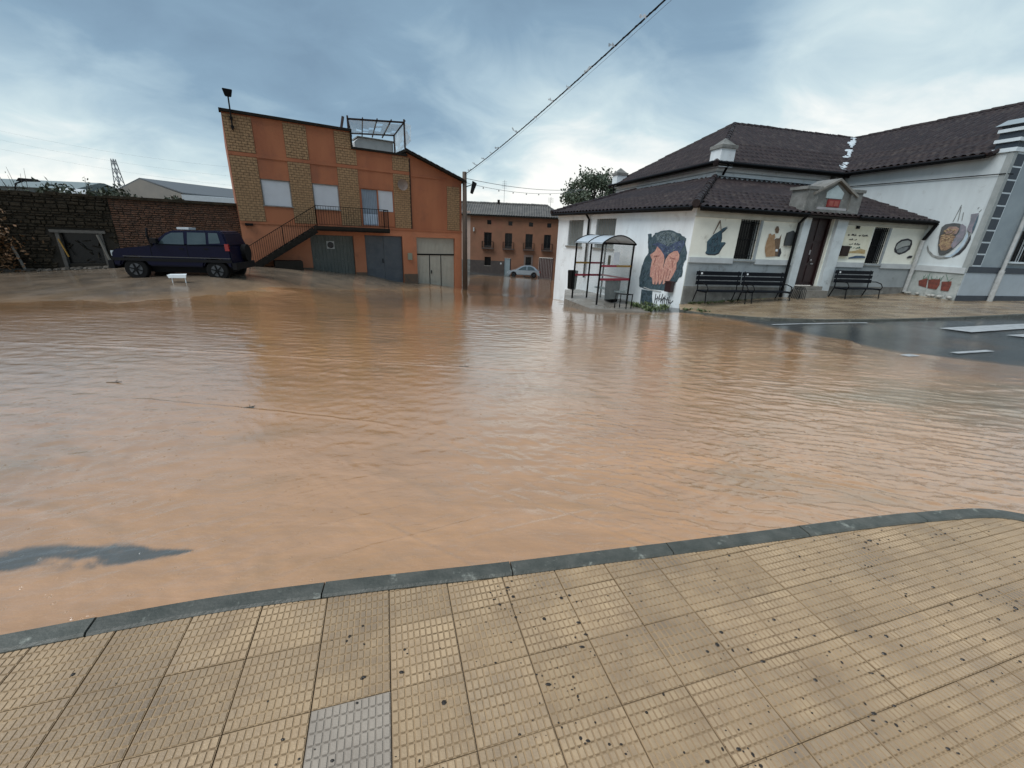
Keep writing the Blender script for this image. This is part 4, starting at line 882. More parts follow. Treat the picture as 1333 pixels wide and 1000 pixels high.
# door and porch
dr = MB(); dr.box(RF, 4.74, 4.82, -.22, -.1, .42, 2.97).box(RF, 5.78, 5.86, -.22, -.1, .42, 2.97).box(RF, 4.74, 5.86, -.22, -.1, 2.9, 2.97).box(RF, 4.82, 5.78, -.24, -.18, .42, 2.90)
for (a, c) in ((4.88, 5.24), (5.36, 5.72)):
    for (z0, z1) in ((.55, 1.15), (1.25, 1.95), (2.05, 2.8)): dr.box(RF, a, c, -.18, -.155, z0, z1)
door = dr.build('door', M_door, hall)
MB().ball(RF(5.42, -.12, 1.35), .04).box(RF, 5.30, 5.48, -.175, -.16, 1.55, 1.72).box(RF, 5.50, 5.62, -.175, -.16, 1.2, 1.66).build('notice', mat('grey_notices', (.26, .25, .25), .5), door)
MB().box(RF, 4.62, 6.0, 0, .45, -.3, .28).box(RF, 4.70, 5.92, 0, .25, .28, .42).build('doorstep', M_conc, hall)
b = MB(); b.box(RF, 4.38, 4.70, 0, .14, -.4, 2.93).box(RF, 5.90, 6.38, 0, .14, -.4, 2.93); b.build('pilaster', mat('pilaster_grey_white', (.55, .60, .60), .65, (.42, .45, .45), 2, .8, third=((.16, .17, .16), 4, .58, .72, .6)), hall)
pc = MB(); pc.box(RF, 4.32, 6.46, -.6, .22, 3.0, 3.10).box(RF, 4.66, 6.12, -.5, .12, 3.10, 3.62)
pc.prism(RF, [(4.62, 3.62), (6.16, 3.62), (5.39, 4.04)], -.5, .12); porch = pc.build('porch', M_stone, hall)
MB().prism(RF, [(5.05, 3.48), (5.75, 3.48), (5.78, 3.68), (5.40, 3.92), (5.02, 3.68)], .12, .15).build('tympanum', mat('pale_tympanum', (.42, .50, .50), .7, (.34, .40, .40), 5, .8), porch)
MB().box(RF, 4.75, 6.05, .12, .17, 3.10, 3.18).build('lintel', mat('lintel_lilac', (.36, .35, .35), .7), porch)
MB().hexa([RF(4.42, -.7, 3.55), RF(4.42, .24, 3.55), RF(5.40, .24, 4.05), RF(5.40, -.7, 4.05), RF(4.42, -.7, 3.63), RF(4.42, .24, 3.63), RF(5.40, .24, 4.13), RF(5.40, -.7, 4.13)]).hexa([RF(5.40, -.7, 4.05), RF(5.40, .24, 4.05), RF(6.36, .24, 3.55), RF(6.36, -.7, 3.55), RF(5.40, -.7, 4.13), RF(5.40, .24, 4.13), RF(6.36, .24, 3.63), RF(6.36, -.7, 3.63)]).build('gable_slab', M_conc, porch)
pl = MB().box(RF, 5.16, 5.70, .12, .16, 3.20, 3.45).build('plaque', mat('red_plaque', (.22, .018, .015), .5), porch)
MB().box(RF, 5.22, 5.40, .16, .165, 3.24, 3.40).box(RF, 5.45, 5.63, .16, .165, 3.24, 3.40).build('relief', mat('plaque_relief', (.30, .07, .05), .5), pl)
b = MB(); b.box(RF, 4.18, 4.66, -.5, .18, 3.02, 3.72).box(RF, 4.10, 4.74, -.55, .22, 3.72, 3.82).box(RF, 6.12, 6.62, -.5, .18, 3.02, 3.72).box(RF, 6.05, 6.68, -.55, .22, 3.72, 3.82); b.build('pier_block', M_stone, porch)
# roofs
sl_r = (4.44 - 2.98) / 4.19
roof('roof_tiles', hall, RF, [(-.1, -.32), (10.5, -.32), (10.5, 4.17), (3.6, 4.17)], lambda s, d: 2.98 + d * sl_r)
roof('roof_tiles', hall, SF, [(-.25, -.32), (9.2, -.32), (5.68, 4.36), (-.9, 5.6)], lambda s, d: 2.98 + d * (.270 + .070 * (s + .9) / 6.58))
hp0 = Vector((5.78, 14.78, 3.02)); ridge(hall, hp0, (8.4, 19.9, 4.54)); ridge(hall, SF(-.3, .3, 2.98), SF(-.9, -5.5, 4.56))
su = .585
roof('roof_tiles', hall, UF, [(-.35, -.35), (6.6, -.35), (11.95, 4.6), (3.95, 4.6)], lambda s, d: 5.02 + d * .555, lift=.02)
roof('roof_tiles', hall, USF, [(-.35, -.35), (9.45, -.35), (4.55, 4.0)], lambda s, d: 5.02 + d * .63, lift=.02)
roof('roof_tiles', hall, WG, [(-.1, -.30), (5.28, -.30), (5.28, 5.4), (-4.6, 5.4)], lambda s, d: 5.02 + d * .468, lift=.02)
ap = UF(3.98, -4.58, 7.60); rj = UF(11.9, -4.58, 7.60)
ridge(hall, ap, rj); ridge(hall, UF(-.35, .35, 4.85), ap); ridge(hall, USF(-.35, .35, 4.85), ap); ridge(hall, rj, WG(5.28, -5.4, 7.60))
ridge(hall, WG(5.30, .30, 4.95), WG(5.30, -5.4, 7.60), r=.07)
b = MB(); 
for q in range(16):
    a = q / 16; c = (q + 1) / 16; UCk = UF(6.53, 0, 0); A1 = UCk.lerp(rj, a); B1 = UCk.lerp(rj, c); wz = .20 + .12 * math.sin(q * 1.7)
    za = 5.17 + a * 2.66 + .14; zb = 5.17 + c * 2.66 + .14
    if q in (3, 4, 9): continue
    b.add([(A1.x - wz, A1.y, za), (A1.x + wz, A1.y + .05, za), (B1.x + wz, B1.y + .05, zb), (B1.x - wz, B1.y, zb)], [(0, 1, 2, 3)])
b.build('valley_flashing', mat('white_flashing', (.62, .68, .70), .4, (.30, .33, .34), 6, .9), hall)
b = MB(); b.tube([RF(-.1, .34, 2.90), RF(4.3, .34, 2.90)], .05).tube([RF(6.6, .34, 2.90), RF(10.6, .34, 2.92)], .05).tube([SF(-.2, .34, 2.88), SF(9.2, .34, 2.90)], .05).tube([UF(-.3, .38, 4.90), UF(6.5, .38, 4.90)], .06).tube([USF(-.3, .38, 4.90), USF(9.4, .38, 4.90)], .06).tube([WG(.1, .36, 4.90), WG(5.2, .36, 4.90)], .06); b.build('gutter', M_pipe, hall)
b = MB(); b.box(RF, -.1, 10.6, .02, .30, 2.90, 2.955).box(SF, -.1, 9.2, .02, .30, 2.90, 2.955).box(UF, -.3, 6.5, .02, .34, 4.92, 4.985).box(USF, -.3, 9.4, .02, .34, 4.92, 4.985).box(WG, .3, 5.28, .02, .30, 4.92, 4.985); b.build('soffit', M_rust, hall)
b = MB(); b.box(UF, 0, 6.5, 0, .03, 4.60, 4.64).box(USF, 0, 9.1, 0, .03, 4.60, 4.64); b.build('moulding', M_greyw, hall)
MB().tube([RF(4.25, .34, 2.88), RF(4.2, .12, 2.6), RF(4.2, .12, .0)], .05).build('downpipe', M_pipe, hall)
MB().tube([SF(9.1 - 6.15, .32, 2.88), SF(9.1 - 6.15, .10, 2.62), SF(9.1 - 6.15, .10, .0)], .05).build('downpipe', M_pipe, hall)
MB().tube([RF(10.45, .34, 2.88), RF(10.35, .12, 2.25)], .06).build('downpipe', M_pipe, hall)
MB().tube([RF(10.35, .12, 2.25), RF(10.33, .12, .25)], .07).build('downpipe', M_wpipe, hall, label='white lower downpipe at the end of the annex')
MB().tube([WFF(1.6, .10, 5.0), WFF(1.6, .10, 1.30)], .06).build('downpipe', M_wpipe, hall); MB().tube([WFF(1.6, .10, 1.30), WFF(1.6, .10, .2)], .085).build('downpipe', M_wpipe, hall)
MB().tube([UF(.22, .38, 4.88), UF(.25, .1, 4.5)], .05).tube([WG(.35, .36, 4.88), WG(.3, .1, 4.3)], .05).tube([USF(.3, .36, 4.88), USF(.3, .08, 3.4)], .05).build('downpipe', M_pipe, hall)
# corner blocks of the tall roof
for fr_, u_, w_ in ((UF, .12, .33), (USF, .35, .30)):
    MB().box(fr_, u_ - w_, u_ + w_, -.30, .34, 4.75, 5.42).build('corner_block', M_white, hall)
    b = MB(); b.box(fr_, u_ - w_ - .05, u_ + w_ + .05, -.35, .39, 5.42, 5.55)
    k0 = fr_(u_, .02, 5.84); c_ = [fr_(u_ - w_, -.30, 5.55), fr_(u_ + w_, -.30, 5.55), fr_(u_ + w_, .34, 5.55), fr_(u_ - w_, .34, 5.55)]
    b.add(c_ + [k0], [(0, 1, 4), (1, 2, 4), (2, 3, 4), (3, 0, 4)]); b.build('block_cap', M_stone, hall)
MB().box(UF, 5.9, 6.35, -.2, .25, 4.3, 4.9).build('corner_block', M_stone, hall)
# wing corner: white and navy bands, navy squares
M_navy = mat('navy_band_paint', (.022, .032, .045), .55, (.035, .045, .055), 4, .7)
M_bw = mat('white_band_paint', (.60, .66, .68), .6, (.48, .53, .54), 3, .7)
par = MB().box(WFF, 0, 12, -.55, .0, 5.05, 5.78).build('parapet', M_navy, hall)
MB().box(WFF, -.06, 12, -.60, .06, 4.98, 5.10).box(WFF, -.06, 12, -.60, .06, 5.28, 5.38).box(WFF, -.06, 12, -.60, .06, 5.58, 5.68).build('band', M_bw, par)
MB().hexa([WFF(-.1, .1, 5.78), WFF(12, .1, 5.78), WFF(12, -.7, 5.78), WFF(-.1, -.7, 5.78), WFF(.2, -.05, 5.98), WFF(12, -.05, 5.98), WFF(12, -.6, 5.98), WFF(.2, -.6, 5.98)]).build('coping', M_blue, par)
MB().box(WFF, -.02, .13, .0, .035, 1.2, 4.98).box(WG, WL - .14, WL, .0, .03, 1.35, 4.98).build('quoin_strip', mat('grey_strip', (.30, .32, .31), .7, (.22, .24, .23), 3, .8), hall)
for k_ in range(9): MB().box(WFF, .17, .56, 0, .02, 1.46 + k_ * .39, 1.46 + k_ * .39 + .34).build('navy_square', M_navy, hall)
MB().box(WFF, .13, .60, 0, .012, 1.41, 4.98).build('square_ground', M_bw, hall)
MB().box(WFF, 0, 12, 0, .04, 1.20, 1.40).box(WFF, .0, 12, 0, .04, .1, .40).build('navy_band', M_navy, hall)
MB().box(WFF, 0, 12, 0, .02, .40, 1.20).build('dado', mat('white_blue_dado', (.36, .41, .44), .7, (.30, .34, .36), 2, .7), hall)
a, c, z0, z1 = wwin[0]; f_ = MB(); f_.box(WFF, a, c, -.16, -.08, z1 - .06, z1).box(WFF, a, a + .06, -.16, -.08, z0, z1).box(WFF, c - .06, c, -.16, -.08, z0, z1).box(WFF, a - .05, c + .05, -.1, .10, z0 - .06, z0).box(WFF, a + .55, a + .61, -.16, -.08, z0, z1)
w_ = f_.build('window', M_bw, hall); MB().box(WFF, a, c, -.18, -.16, z0, z1).build('pane', M_glass, w_)
bb = MB(); [bb.bar(WFF(a + .05 + k_ * .14, .02, z0), WFF(a + .05 + k_ * .14, .02, z1), .02) for k_ in range(9)]; bb.build('grille', M_dark, w_)
MB().box(WFF, 1.9, 12, 0, .03, 2.95, 3.6).build('teal_band', mat('teal_grey', (.10, .16, .19), .6), hall)
cb = MB(); cb.tube([WG(0, .05, 4.42), WG(WL + .02, .05, 4.33), WFF(.25, .06, 4.33)], .016, 5).tube([UF(0, .05, 4.45), UF(6.5, .05, 4.42)], .014, 5); cb.build('wall_cable', M_dark, hall)

# ------------------------------------------------------------------ wall paintings (flat paint on the plaster, each a few mm thick)
def paint(parent, fr, name, poly, m, n=.006, t=.004):
    return MB().prism(fr, poly, n, n + t).build(name, m, parent)
def bump_poly(p, a=.02, k=3):
    o = []
    for i in range(len(p)):
        x0, y0 = p[i]; x1, y1 = p[(i + 1) % len(p)]
        for q in range(k): f = q / k; o.append((x0 + (x1 - x0) * f + random.uniform(-a, a) * (q > 0), y0 + (y1 - y0) * f + random.uniform(-a, a) * (q > 0)))
    return o
def pm(name, c, c2, s=3, third=None): return mat(name, c, .7, c2, s, .95, third=third, contrast=(.42, .58))
MS = {'coat': [(6.92, 2.04), (7.1, 2.06), (7.18, 1.92), (7.31, 2.09), (7.75, 2.18), (8.16, 2.18), (8.54, 2.09), (8.73, 1.99), (8.87, 1.94), (8.87, 1.75), (9.03, 1.45), (9.04, 1.23), (8.94, 1.1), (8.98, 0.66), (8.85, 0.58), (8.79, 0.45), (8.38, 0.07), (7.6, 0.02), (7.13, -0.01), (6.85, 0.05), (6.78, 0.37), (6.84, 0.84), (6.94, 1.13), (7.1, 1.35), (6.99, 1.72)],
 'shawl': [(7.24, 1.66), (7.51, 1.75), (7.87, 1.68), (8.07, 1.62), (8.35, 1.75), (8.76, 1.87), (8.86, 1.72), (8.69, 1.43), (8.41, 1.51), (8.16, 1.4), (8.04, 1.23), (7.76, 1.51), (7.44, 1.63)],
 'collar': [(7.35, 2.03), (7.76, 2.13), (8.18, 2.12), (8.56, 1.98), (8.49, 1.73), (8.17, 1.77), (8.02, 1.62), (7.76, 1.71), (7.44, 1.86)],
 'hand_left': [(7.24, 1.3), (7.46, 1.43), (7.55, 1.61), (7.77, 1.48), (7.95, 1.33), (8.02, 1.17), (8.01, 0.93), (8.1, 0.64), (8.1, 0.47), (8.02, 0.27), (7.93, 0.25), (7.88, 0.41), (7.84, 0.25), (7.76, 0.22), (7.71, 0.4), (7.69, 0.22), (7.59, 0.24), (7.53, 0.45), (7.39, 0.5), (7.36, 0.78), (7.38, 1.12), (7.28, 1.22)],
 'hand_right': [(8.08, 1.17), (8.2, 1.36), (8.42, 1.48), (8.59, 1.5), (8.71, 1.37), (8.72, 1.21), (8.64, 1.08), (8.67, 0.89), (8.57, 0.65), (8.47, 0.48), (8.37, 0.32), (8.28, 0.3), (8.25, 0.46), (8.21, 0.3), (8.13, 0.28), (8.11, 0.47), (8.1, 0.64), (8.03, 0.93)],
 'leg': [(7.01, -0.05), (7.64, -0.02), (7.76, -0.69), (7.07, -0.7)]}
mur = empty('mural', SF(7.9, 0, .8), 'painted dark blue cloaked figure holding out two big pink hands beside the bus shelter', 'mural')
paint(mur, SF, 'painted_coat', bump_poly(MS['coat'], .02), pm('paint_dark_teal', (.028, .055, .065), (.055, .085, .10), 5, ((.10, .14, .17), 9, .56, .7, .6)))
paint(mur, SF, 'painted_leg', bump_poly(MS['leg'], .02), pm('paint_dark_teal', None, None), .006)
paint(mur, SF, 'painted_collar', bump_poly(MS['collar'], .02), pm('paint_grey_teal', (.06, .085, .09), (.14, .18, .19), 9, ((.26, .29, .31), 7, .58, .7, .7)), .011)
paint(mur, SF, 'painted_shawl', bump_poly(MS['shawl'], .02), pm('paint_denim', (.06, .085, .15), (.03, .045, .085), 7, ((.20, .24, .30), 8, .6, .7, .6)), .015)
skin = pm('paint_skin', (.47, .26, .20), (.40, .20, .165), 8, ((.55, .36, .29), 12, .56, .66, .7)); line = pm('paint_skin_line', (.20, .085, .07), (.26, .11, .09))
for k_ in ('hand_left', 'hand_right'): paint(mur, SF, 'painted_hand', MS[k_], skin, .020)
b = MB()
for (a, c) in (((7.71, .40), (7.66, .85)), ((7.88, .41), (7.82, .9)), ((8.0, .45), (7.95, .8)), ((8.25, .46), (8.28, .85)), ((8.11, .47), (8.14, .8)), ((8.37, .5), (8.42, .8)), ((7.45, 1.25), (7.72, 1.28)), ((8.3, 1.25), (8.55, 1.22)), ((7.5, .95), (7.6, 1.3)), ((8.5, .9), (8.4, 1.2))):
    b.bar(SF(a[0], .0255, a[1]), SF(c[0], .0255, c[1]), .018, .018)
b.build('painted_crease', line, mur)
b = MB()
for i in range(9):
    a = 7.85 + i * .1; b.bar(SF(a, .012, -.5 + random.uniform(0, .15)), SF(a + random.uniform(-.12, .15), .012, -.15 + random.uniform(-.1, .1)), .02, .02); b.bar(SF(a, .012, -.3 + random.uniform(-.1, .1)), SF(a + .12, .012, -.3 + random.uniform(-.1, .1)), .018, .018)
b.build('painted_scrawl', pm('paint_black', (.02, .02, .025), (.03, .03, .035)), mur)
b = MB(); b.bar(SF(7.12, .012, .05), SF(7.62, .012, -.01), .02, .03).bar(SF(7.62, .012, -.01), SF(8.1, .012, 0), .02, .03).build('painted_strap', M_wpipe, mur)
def mural(label, parts, fr, base):
    t = empty('mural', base, label, 'mural', 'paintings along the front of the hall')
    for i, (nm, poly, m) in enumerate(parts): paint(t, fr, nm, poly, m, .006 + .0045 * i)
    return t
def strokes(parent, fr, poly, ms, n, n0=.024, L_=.12, w_=.02, ang=1.2):
    xs_ = [p[0] for p in poly]; ys_ = [p[1] for p in poly]; bs_ = [MB() for _ in ms]
    def ins(x, y):
        c = False
        for i in range(len(poly)):
            (x0, y0), (x1, y1) = poly[i], poly[i - 1]
            if (y0 > y) != (y1 > y) and x < (x1 - x0) * (y - y0) / (y1 - y0) + x0: c = not c
        return c
    for _ in range(n):
        x, y = random.uniform(min(xs_), max(xs_)), random.uniform(min(ys_), max(ys_)); a = random.gauss(ang, .5); l = L_ * random.uniform(.4, 1.2); x2, y2 = x + math.cos(a) * l, y + math.sin(a) * l
        if ins(x, y) and ins(x2, y2):
            b = random.choice(bs_); m_ = ((x + x2) / 2 + random.uniform(-.02, .02), (y + y2) / 2); w = w_ * random.uniform(.4, 1); px, py = -math.sin(a) * w, math.cos(a) * w
            b.prism(fr, [(x, y), (m_[0] - px, m_[1] - py), (x2, y2), (m_[0] + px, m_[1] + py)], n0, n0 + .0015 + random.uniform(0, .002))
    for b, m_ in zip(bs_, ms):
        if b.v: b.build('brush_strokes', m_, parent, kind='stuff')
ST1 = pm('paint_dark_stroke', (.012, .022, .03), (.03, .05, .06), 20); ST2 = pm('paint_mid_stroke', (.07, .11, .14), (.045, .07, .09), 20); ST3 = pm('paint_light_stroke', (.17, .22, .25), (.10, .14, .16), 20)
strokes(mur, SF, MS['coat'], [ST1, ST2, ST2], 520, .0105, .22, .03); strokes(mur, SF, MS['leg'], [ST1, ST2], 90, .0105, .2, .03); strokes(mur, SF, MS['collar'], [ST1, ST2, ST3], 260, .0155, .10, .025); strokes(mur, SF, MS['shawl'], [ST1, ST2, ST3], 160, .0195, .16, .02, .5)
SK1 = pm('paint_skin_light', (.56, .37, .30), (.50, .32, .26), 20); SK2 = pm('paint_skin_shade', (.33, .165, .13), (.28, .14, .11), 20)
for k_ in ('hand_left', 'hand_right'): strokes(mur, SF, MS[k_], [SK1, SK2], 220, .0245, .12, .012, 1.5)
DB = pm('paint_deep_blue', (.028, .062, .085), (.05, .10, .125), 6); DK = pm('paint_black', None, None)
mural('painted blue leather wineskin hanging by a cord left of the first barred window', [
 ('painted_shadow', [(x + .03, z - .03) for x, z in [(0.64, 1.48), (0.68, 1.56), (0.63, 1.85), (0.72, 1.96), (0.82, 2.08), (1.01, 2.19), (1.18, 2.32), (1.33, 2.37), (1.24, 2.26), (1.14, 2.18), (1.18, 2.01), (1.17, 1.85), (1.38, 1.86), (1.26, 1.69), (1.18, 1.5), (1.03, 1.44), (0.75, 1.44)]], DK),
 ('painted_wineskin', [(0.64, 1.48), (0.68, 1.56), (0.63, 1.85), (0.72, 1.96), (0.82, 2.08), (1.01, 2.19), (1.18, 2.32), (1.33, 2.37), (1.24, 2.26), (1.14, 2.18), (1.18, 2.01), (1.17, 1.85), (1.38, 1.86), (1.26, 1.69), (1.18, 1.5), (1.03, 1.44), (0.75, 1.44)], DB),
 ('painted_cord', [(0.8, 2.1), (0.97, 2.56), (1.0, 2.56), (1.12, 2.23), (1.1, 2.21), (1.0, 2.49), (0.83, 2.11)], pm('paint_brown', (.10, .07, .05), (.15, .10, .07)))], RF, RF(1, 0, 1.4))
CL = pm('paint_clay', (.37, .235, .13), (.30, .18, .09), 6, ((.42, .29, .18), 8, .55, .7, .6)); CD = pm('paint_clay_shade', (.17, .105, .06), (.11, .075, .05), 8)
mural('painted clay pitcher between the first barred window and the black pipe', [
 ('painted_shadow', [(3.61, 1.45), (3.62, 1.63), (3.77, 1.74), (3.86, 1.58), (3.82, 1.44)], DK),
 ('painted_side', [(3.41, 2.03), (3.48, 2.07), (3.61, 2.07), (3.66, 2.21), (3.68, 2.01), (3.71, 1.77), (3.72, 1.45), (3.61, 1.45), (3.53, 1.76)], CD),
 ('painted_handle', [(3.39, 2.24), (3.32, 2.37), (3.36, 2.47), (3.44, 2.47), (3.51, 2.36), (3.5, 2.24)], CD),
 ('painted_pitcher', [(3.08, 1.75), (3.08, 1.95), (3.11, 2.09), (3.26, 2.08), (3.42, 2.0), (3.51, 1.76), (3.61, 1.45), (3.22, 1.42), (3.13, 1.58)], CL),
 ('painted_neck', [(3.12, 2.04), (3.1, 2.2), (3.18, 2.22), (3.24, 2.16), (3.35, 2.22), (3.41, 2.1), (3.37, 2.01)], CL)], RF, RF(3.3, 0, 1.4))
MB().box(RF, 3.55, 3.65, .03, .034, 1.62, 1.70).build('painted_glint', M_white, bpy.data.objects['mural.002'])
o = MB().prism(RF, [(3.87, 1.83), (3.85, 2.08), (3.88, 2.27), (4.1, 2.35), (4.24, 2.25), (4.29, 1.84)], .0, .07).build('notice_board', mat('dark_grey_board', (.035, .04, .042), .5)); tag(o, 'small house shaped dark notice board beside the black pipe left of the door', 'notice board')
pr0 = [x for x in bpy.data.objects if x.name.startswith('mural')]
strokes(bpy.data.objects['mural.001'], RF, [(0.7, 1.5), (0.66, 1.85), (1.0, 2.15), (1.12, 2.1), (1.13, 1.85), (1.2, 1.7), (1.05, 1.48)], [ST1, ST2], 90, .0200, .15, .02)
wt = mural('painted lines of dark handwriting over a loaf and a blue stroke right of the door', [
 ('painted_ground', [(6.48, 1.45), (7.85, 1.45), (7.82, 2.62), (6.48, 2.62)], pm('paint_ochre_white', (.72, .70, .55), (.66, .63, .48))),
 ('painted_loaf', [(6.92, 1.72), (7.25, 1.76), (7.50, 1.84), (7.74, 1.80), (7.76, 1.66), (7.31, 1.67), (6.97, 1.66)], pm('paint_bread', (.38, .26, .10), (.45, .36, .20), 12)),
 ('painted_stroke', [(7.02, 1.50), (7.35, 1.58), (7.66, 1.59), (7.84, 1.56), (7.84, 1.50), (7.04, 1.46)], pm('paint_sea_blue', (.04, .075, .13), (.07, .11, .16)))], RF, RF(7.1, 0, 1.4))
b = MB(); g_ = MB()
def scribble(b, u, z, w, h):   # a hand-painted word: a run of joined strokes
    p = (u, z); x = u
    while x < u + w:
        st_ = random.uniform(.018, .03); q = (x + st_, z + random.choice((0, h * .55, h * .6, h, -h * .3)) * random.uniform(.8, 1.1)); b.bar(RF(p[0], .022, p[1]), RF(q[0], .022, q[1]), .011, .011); r1_ = (q[0] + .004, z); b.bar(RF(q[0], .022, q[1]), RF(r1_[0], .022, r1_[1]), .011, .011); p = r1_; x = r1_[0]
for z_, ws in ((2.30, ((6.66, .07), (6.84, .24), (7.20, .07), (7.36, .28))), (2.15, ((6.78, .18), (7.06, .06))), (1.99, ((6.86, .05), (6.96, .05), (7.10, .26)))):
    for u_, w_ in ws: scribble(b, u_, z_, w_, .055)
for u_, w_ in ((6.90, .10), (7.10, .04), (7.22, .22)): scribble(g_, u_, 1.86, w_, .05)
b.build('painted_words', pm('paint_black', None, None), wt, kind='stuff'); g_.build('painted_words', pm('paint_dark_green', (.04, .10, .075), (.05, .12, .09)), wt, kind='stuff')
MB().box(RF, 6.95, 7.06, 0, .08, 2.54, 2.64).build('lamp_socket', M_dark, hall)
o = MB().box(RF, 6.48, 6.86, .02, .10, 1.55, 1.92).box(RF, 6.52, 6.82, .10, .105, 1.59, 1.88).build('letter_box', M_rust); tag(o, 'small dark brown glazed board on the wall right of the porch', 'notice board')
mural('painted black oval ring with a grey leaf between the second window and white pipe', [
 ('painted_ring', [(9.18, 1.88), (9.2, 2.1), (9.37, 2.24), (9.7, 2.3), (9.94, 2.24), (10.02, 2.09), (10.0, 1.9), (9.81, 1.76), (9.53, 1.68), (9.25, 1.77)], DK),
 ('painted_inside', [(9.22, 1.95), (9.28, 2.09), (9.45, 2.19), (9.74, 2.23), (9.90, 2.18), (9.90, 2.05), (9.55, 1.98), (9.3, 1.86)], pm('paint_pale_grey', (.34, .36, .34), (.28, .30, .28))),
 ('painted_leaf', [(9.32, 1.84), (9.5, 1.94), (9.80, 2.00), (9.88, 1.98), (9.80, 1.86), (9.6, 1.76), (9.39, 1.76)], pm('paint_mid_grey', (.15, .17, .17), (.22, .24, .24))),
 ('painted_spoon', [(9.97, 1.6), (10.08, 1.66), (10.25, 1.66), (10.22, 1.58), (10.02, 1.55)], DK)], RF, RF(9.6, 0, 1.5))
BR = pm('paint_bread_crust', (.30, .20, .12), (.20, .13, .09), 9, ((.38, .28, .14), 7, .55, .65, .8)); BR2 = pm('paint_rosy_crust', (.30, .21, .17), (.22, .15, .13), 9)
SC = pm('paint_pewter', (.16, .17, .16), (.24, .25, .24), 6); SW_ = pm('paint_ice_blue', (.42, .50, .55), (.30, .40, .48), 5); SD = pm('paint_steel_blue', (.05, .085, .11), (.09, .14, .17), 5)
mural('large painted pot of bread with a curved pale ladle on the white wing wall', [
 ('painted_ladle', [(4.27, 2.08), (4.38, 1.89), (4.58, 1.73), (4.8, 1.68), (5.02, 1.7), (5.2, 1.87), (5.3, 2.11), (5.34, 2.37), (5.31, 2.64), (5.41, 2.54), (5.45, 2.29), (5.42, 2.01), (5.28, 1.77), (5.03, 1.62), (4.78, 1.59), (4.53, 1.67), (4.35, 1.83), (4.27, 1.99)], SC),
 ('painted_ladle_edge', [(5.26, 1.82), (5.39, 2.03), (5.43, 2.24), (5.45, 2.49), (5.5, 2.29), (5.46, 2.01), (5.36, 1.8), (5.17, 1.67)], DK),
 ('painted_ladle_light', [(4.94, 1.67), (5.13, 1.79), (5.27, 2.06), (5.32, 2.34), (5.33, 2.54), (5.4, 2.39), (5.38, 2.11), (5.29, 1.87), (5.12, 1.68)], SW_),
 ('painted_handle', [(5.29, 2.64), (5.29, 2.92), (5.24, 3.12), (5.44, 3.15), (5.45, 2.99), (5.46, 2.72), (5.47, 2.49), (5.31, 2.59)], pm('paint_lilac_grey', (.24, .21, .24), (.15, .16, .18), 5)),
 ('painted_handle_edge', [(5.44, 2.84), (5.44, 3.01), (5.46, 3.12), (5.49, 2.94), (5.5, 2.67), (5.49, 2.48), (5.43, 2.67)], SD),
 ('painted_pot', [(4.71, 1.82), (4.6, 2.11), (4.54, 2.43), (4.52, 2.7), (4.61, 2.8), (4.83, 2.84), (5.01, 2.82), (5.24, 2.72), (5.3, 2.49), (5.28, 2.29), (5.17, 2.08), (5.04, 1.86), (4.91, 1.75), (4.77, 1.74)], pm('paint_dark_pot', (.045, .05, .05), (.08, .085, .085))),
 ('painted_bread', [(4.67, 2.59), (4.75, 2.72), (4.96, 2.72), (5.07, 2.65), (5.04, 2.47), (4.87, 2.44), (4.71, 2.49)], BR2),
 ('painted_bread', [(4.60, 2.33), (4.73, 2.44), (5.02, 2.41), (5.12, 2.23), (5.06, 2.02), (4.93, 1.91), (4.77, 1.90), (4.67, 2.06)], BR),
 ('painted_rim', [(5.12, 1.97), (5.17, 2.08), (5.28, 2.29), (5.3, 2.54), (5.25, 2.71), (5.11, 2.81), (5.07, 2.77), (5.11, 2.54), (5.04, 2.34), (5.02, 2.07)], pm('paint_lilac_grey', None, None))], WG, WG(5, 0, 1.6))
strokes(bpy.data.objects['mural.005'], WG, [(4.6, 2.1), (4.56, 2.5), (4.7, 2.7), (5.0, 2.7), (5.1, 2.3), (5.0, 2.0), (4.8, 1.92)], [pm('paint_crumb', (.40, .30, .17), (.30, .21, .12), 20), pm('paint_crust_dark', (.12, .08, .055), (.17, .11, .07), 20)], 160, .043, .12, .025, .4)
b = MB(); [b.bar(WG(a, .01, z0), WG(c, .01, z1), .016, .016) for a, z0, c, z1 in ((4.79, 2.88, 4.86, 3.44), (4.93, 2.9, 4.87, 3.38), (5.04, 2.92, 5.0, 3.19), (5.43, 3.18, 5.47, 3.26), (5.36, 3.29, 5.38, 3.34))]
b.build('painted_string', pm('paint_pewter', None, None), bpy.data.objects['mural.005'])
mural('painted row of three red plant pots low on the wing wall beside the white pipe', [
 ('painted_pot', [(4.42, 0.72), (4.67, 0.83), (4.7, 0.79), (4.74, 0.49), (4.48, 0.54)], pm('paint_brick_red', (.17, .045, .03), (.10, .03, .022), 9)),
 ('painted_pot', [(4.73, 0.79), (5.09, 0.84), (5.13, 0.65), (5.09, 0.46), (4.8, 0.48)], pm('paint_brick_red', None, None)),
 ('painted_pot', [(5.17, 0.76), (5.45, 0.8), (5.48, 0.69), (5.47, 0.45), (5.23, 0.45)], pm('paint_brick_red', None, None))], WG, WG(4.9, 0, .3)).location.z = .3
pr_ = bpy.data.objects['mural.006']
for c in [x for x in bpy.data.objects if x.parent == pr_]: c.location += WG.n * .032
b = MB()
for i in range(16): a = random.uniform(4.45, 5.4); b.bar(WG(a, .033, .84), WG(a + random.uniform(-.15, .15), .033, .84 + random.uniform(.05, .25)), .012, .012)
b.build('painted_leaves', pm('paint_leaf', (.05, .13, .09), (.09, .18, .12)), pr_)
b = MB()
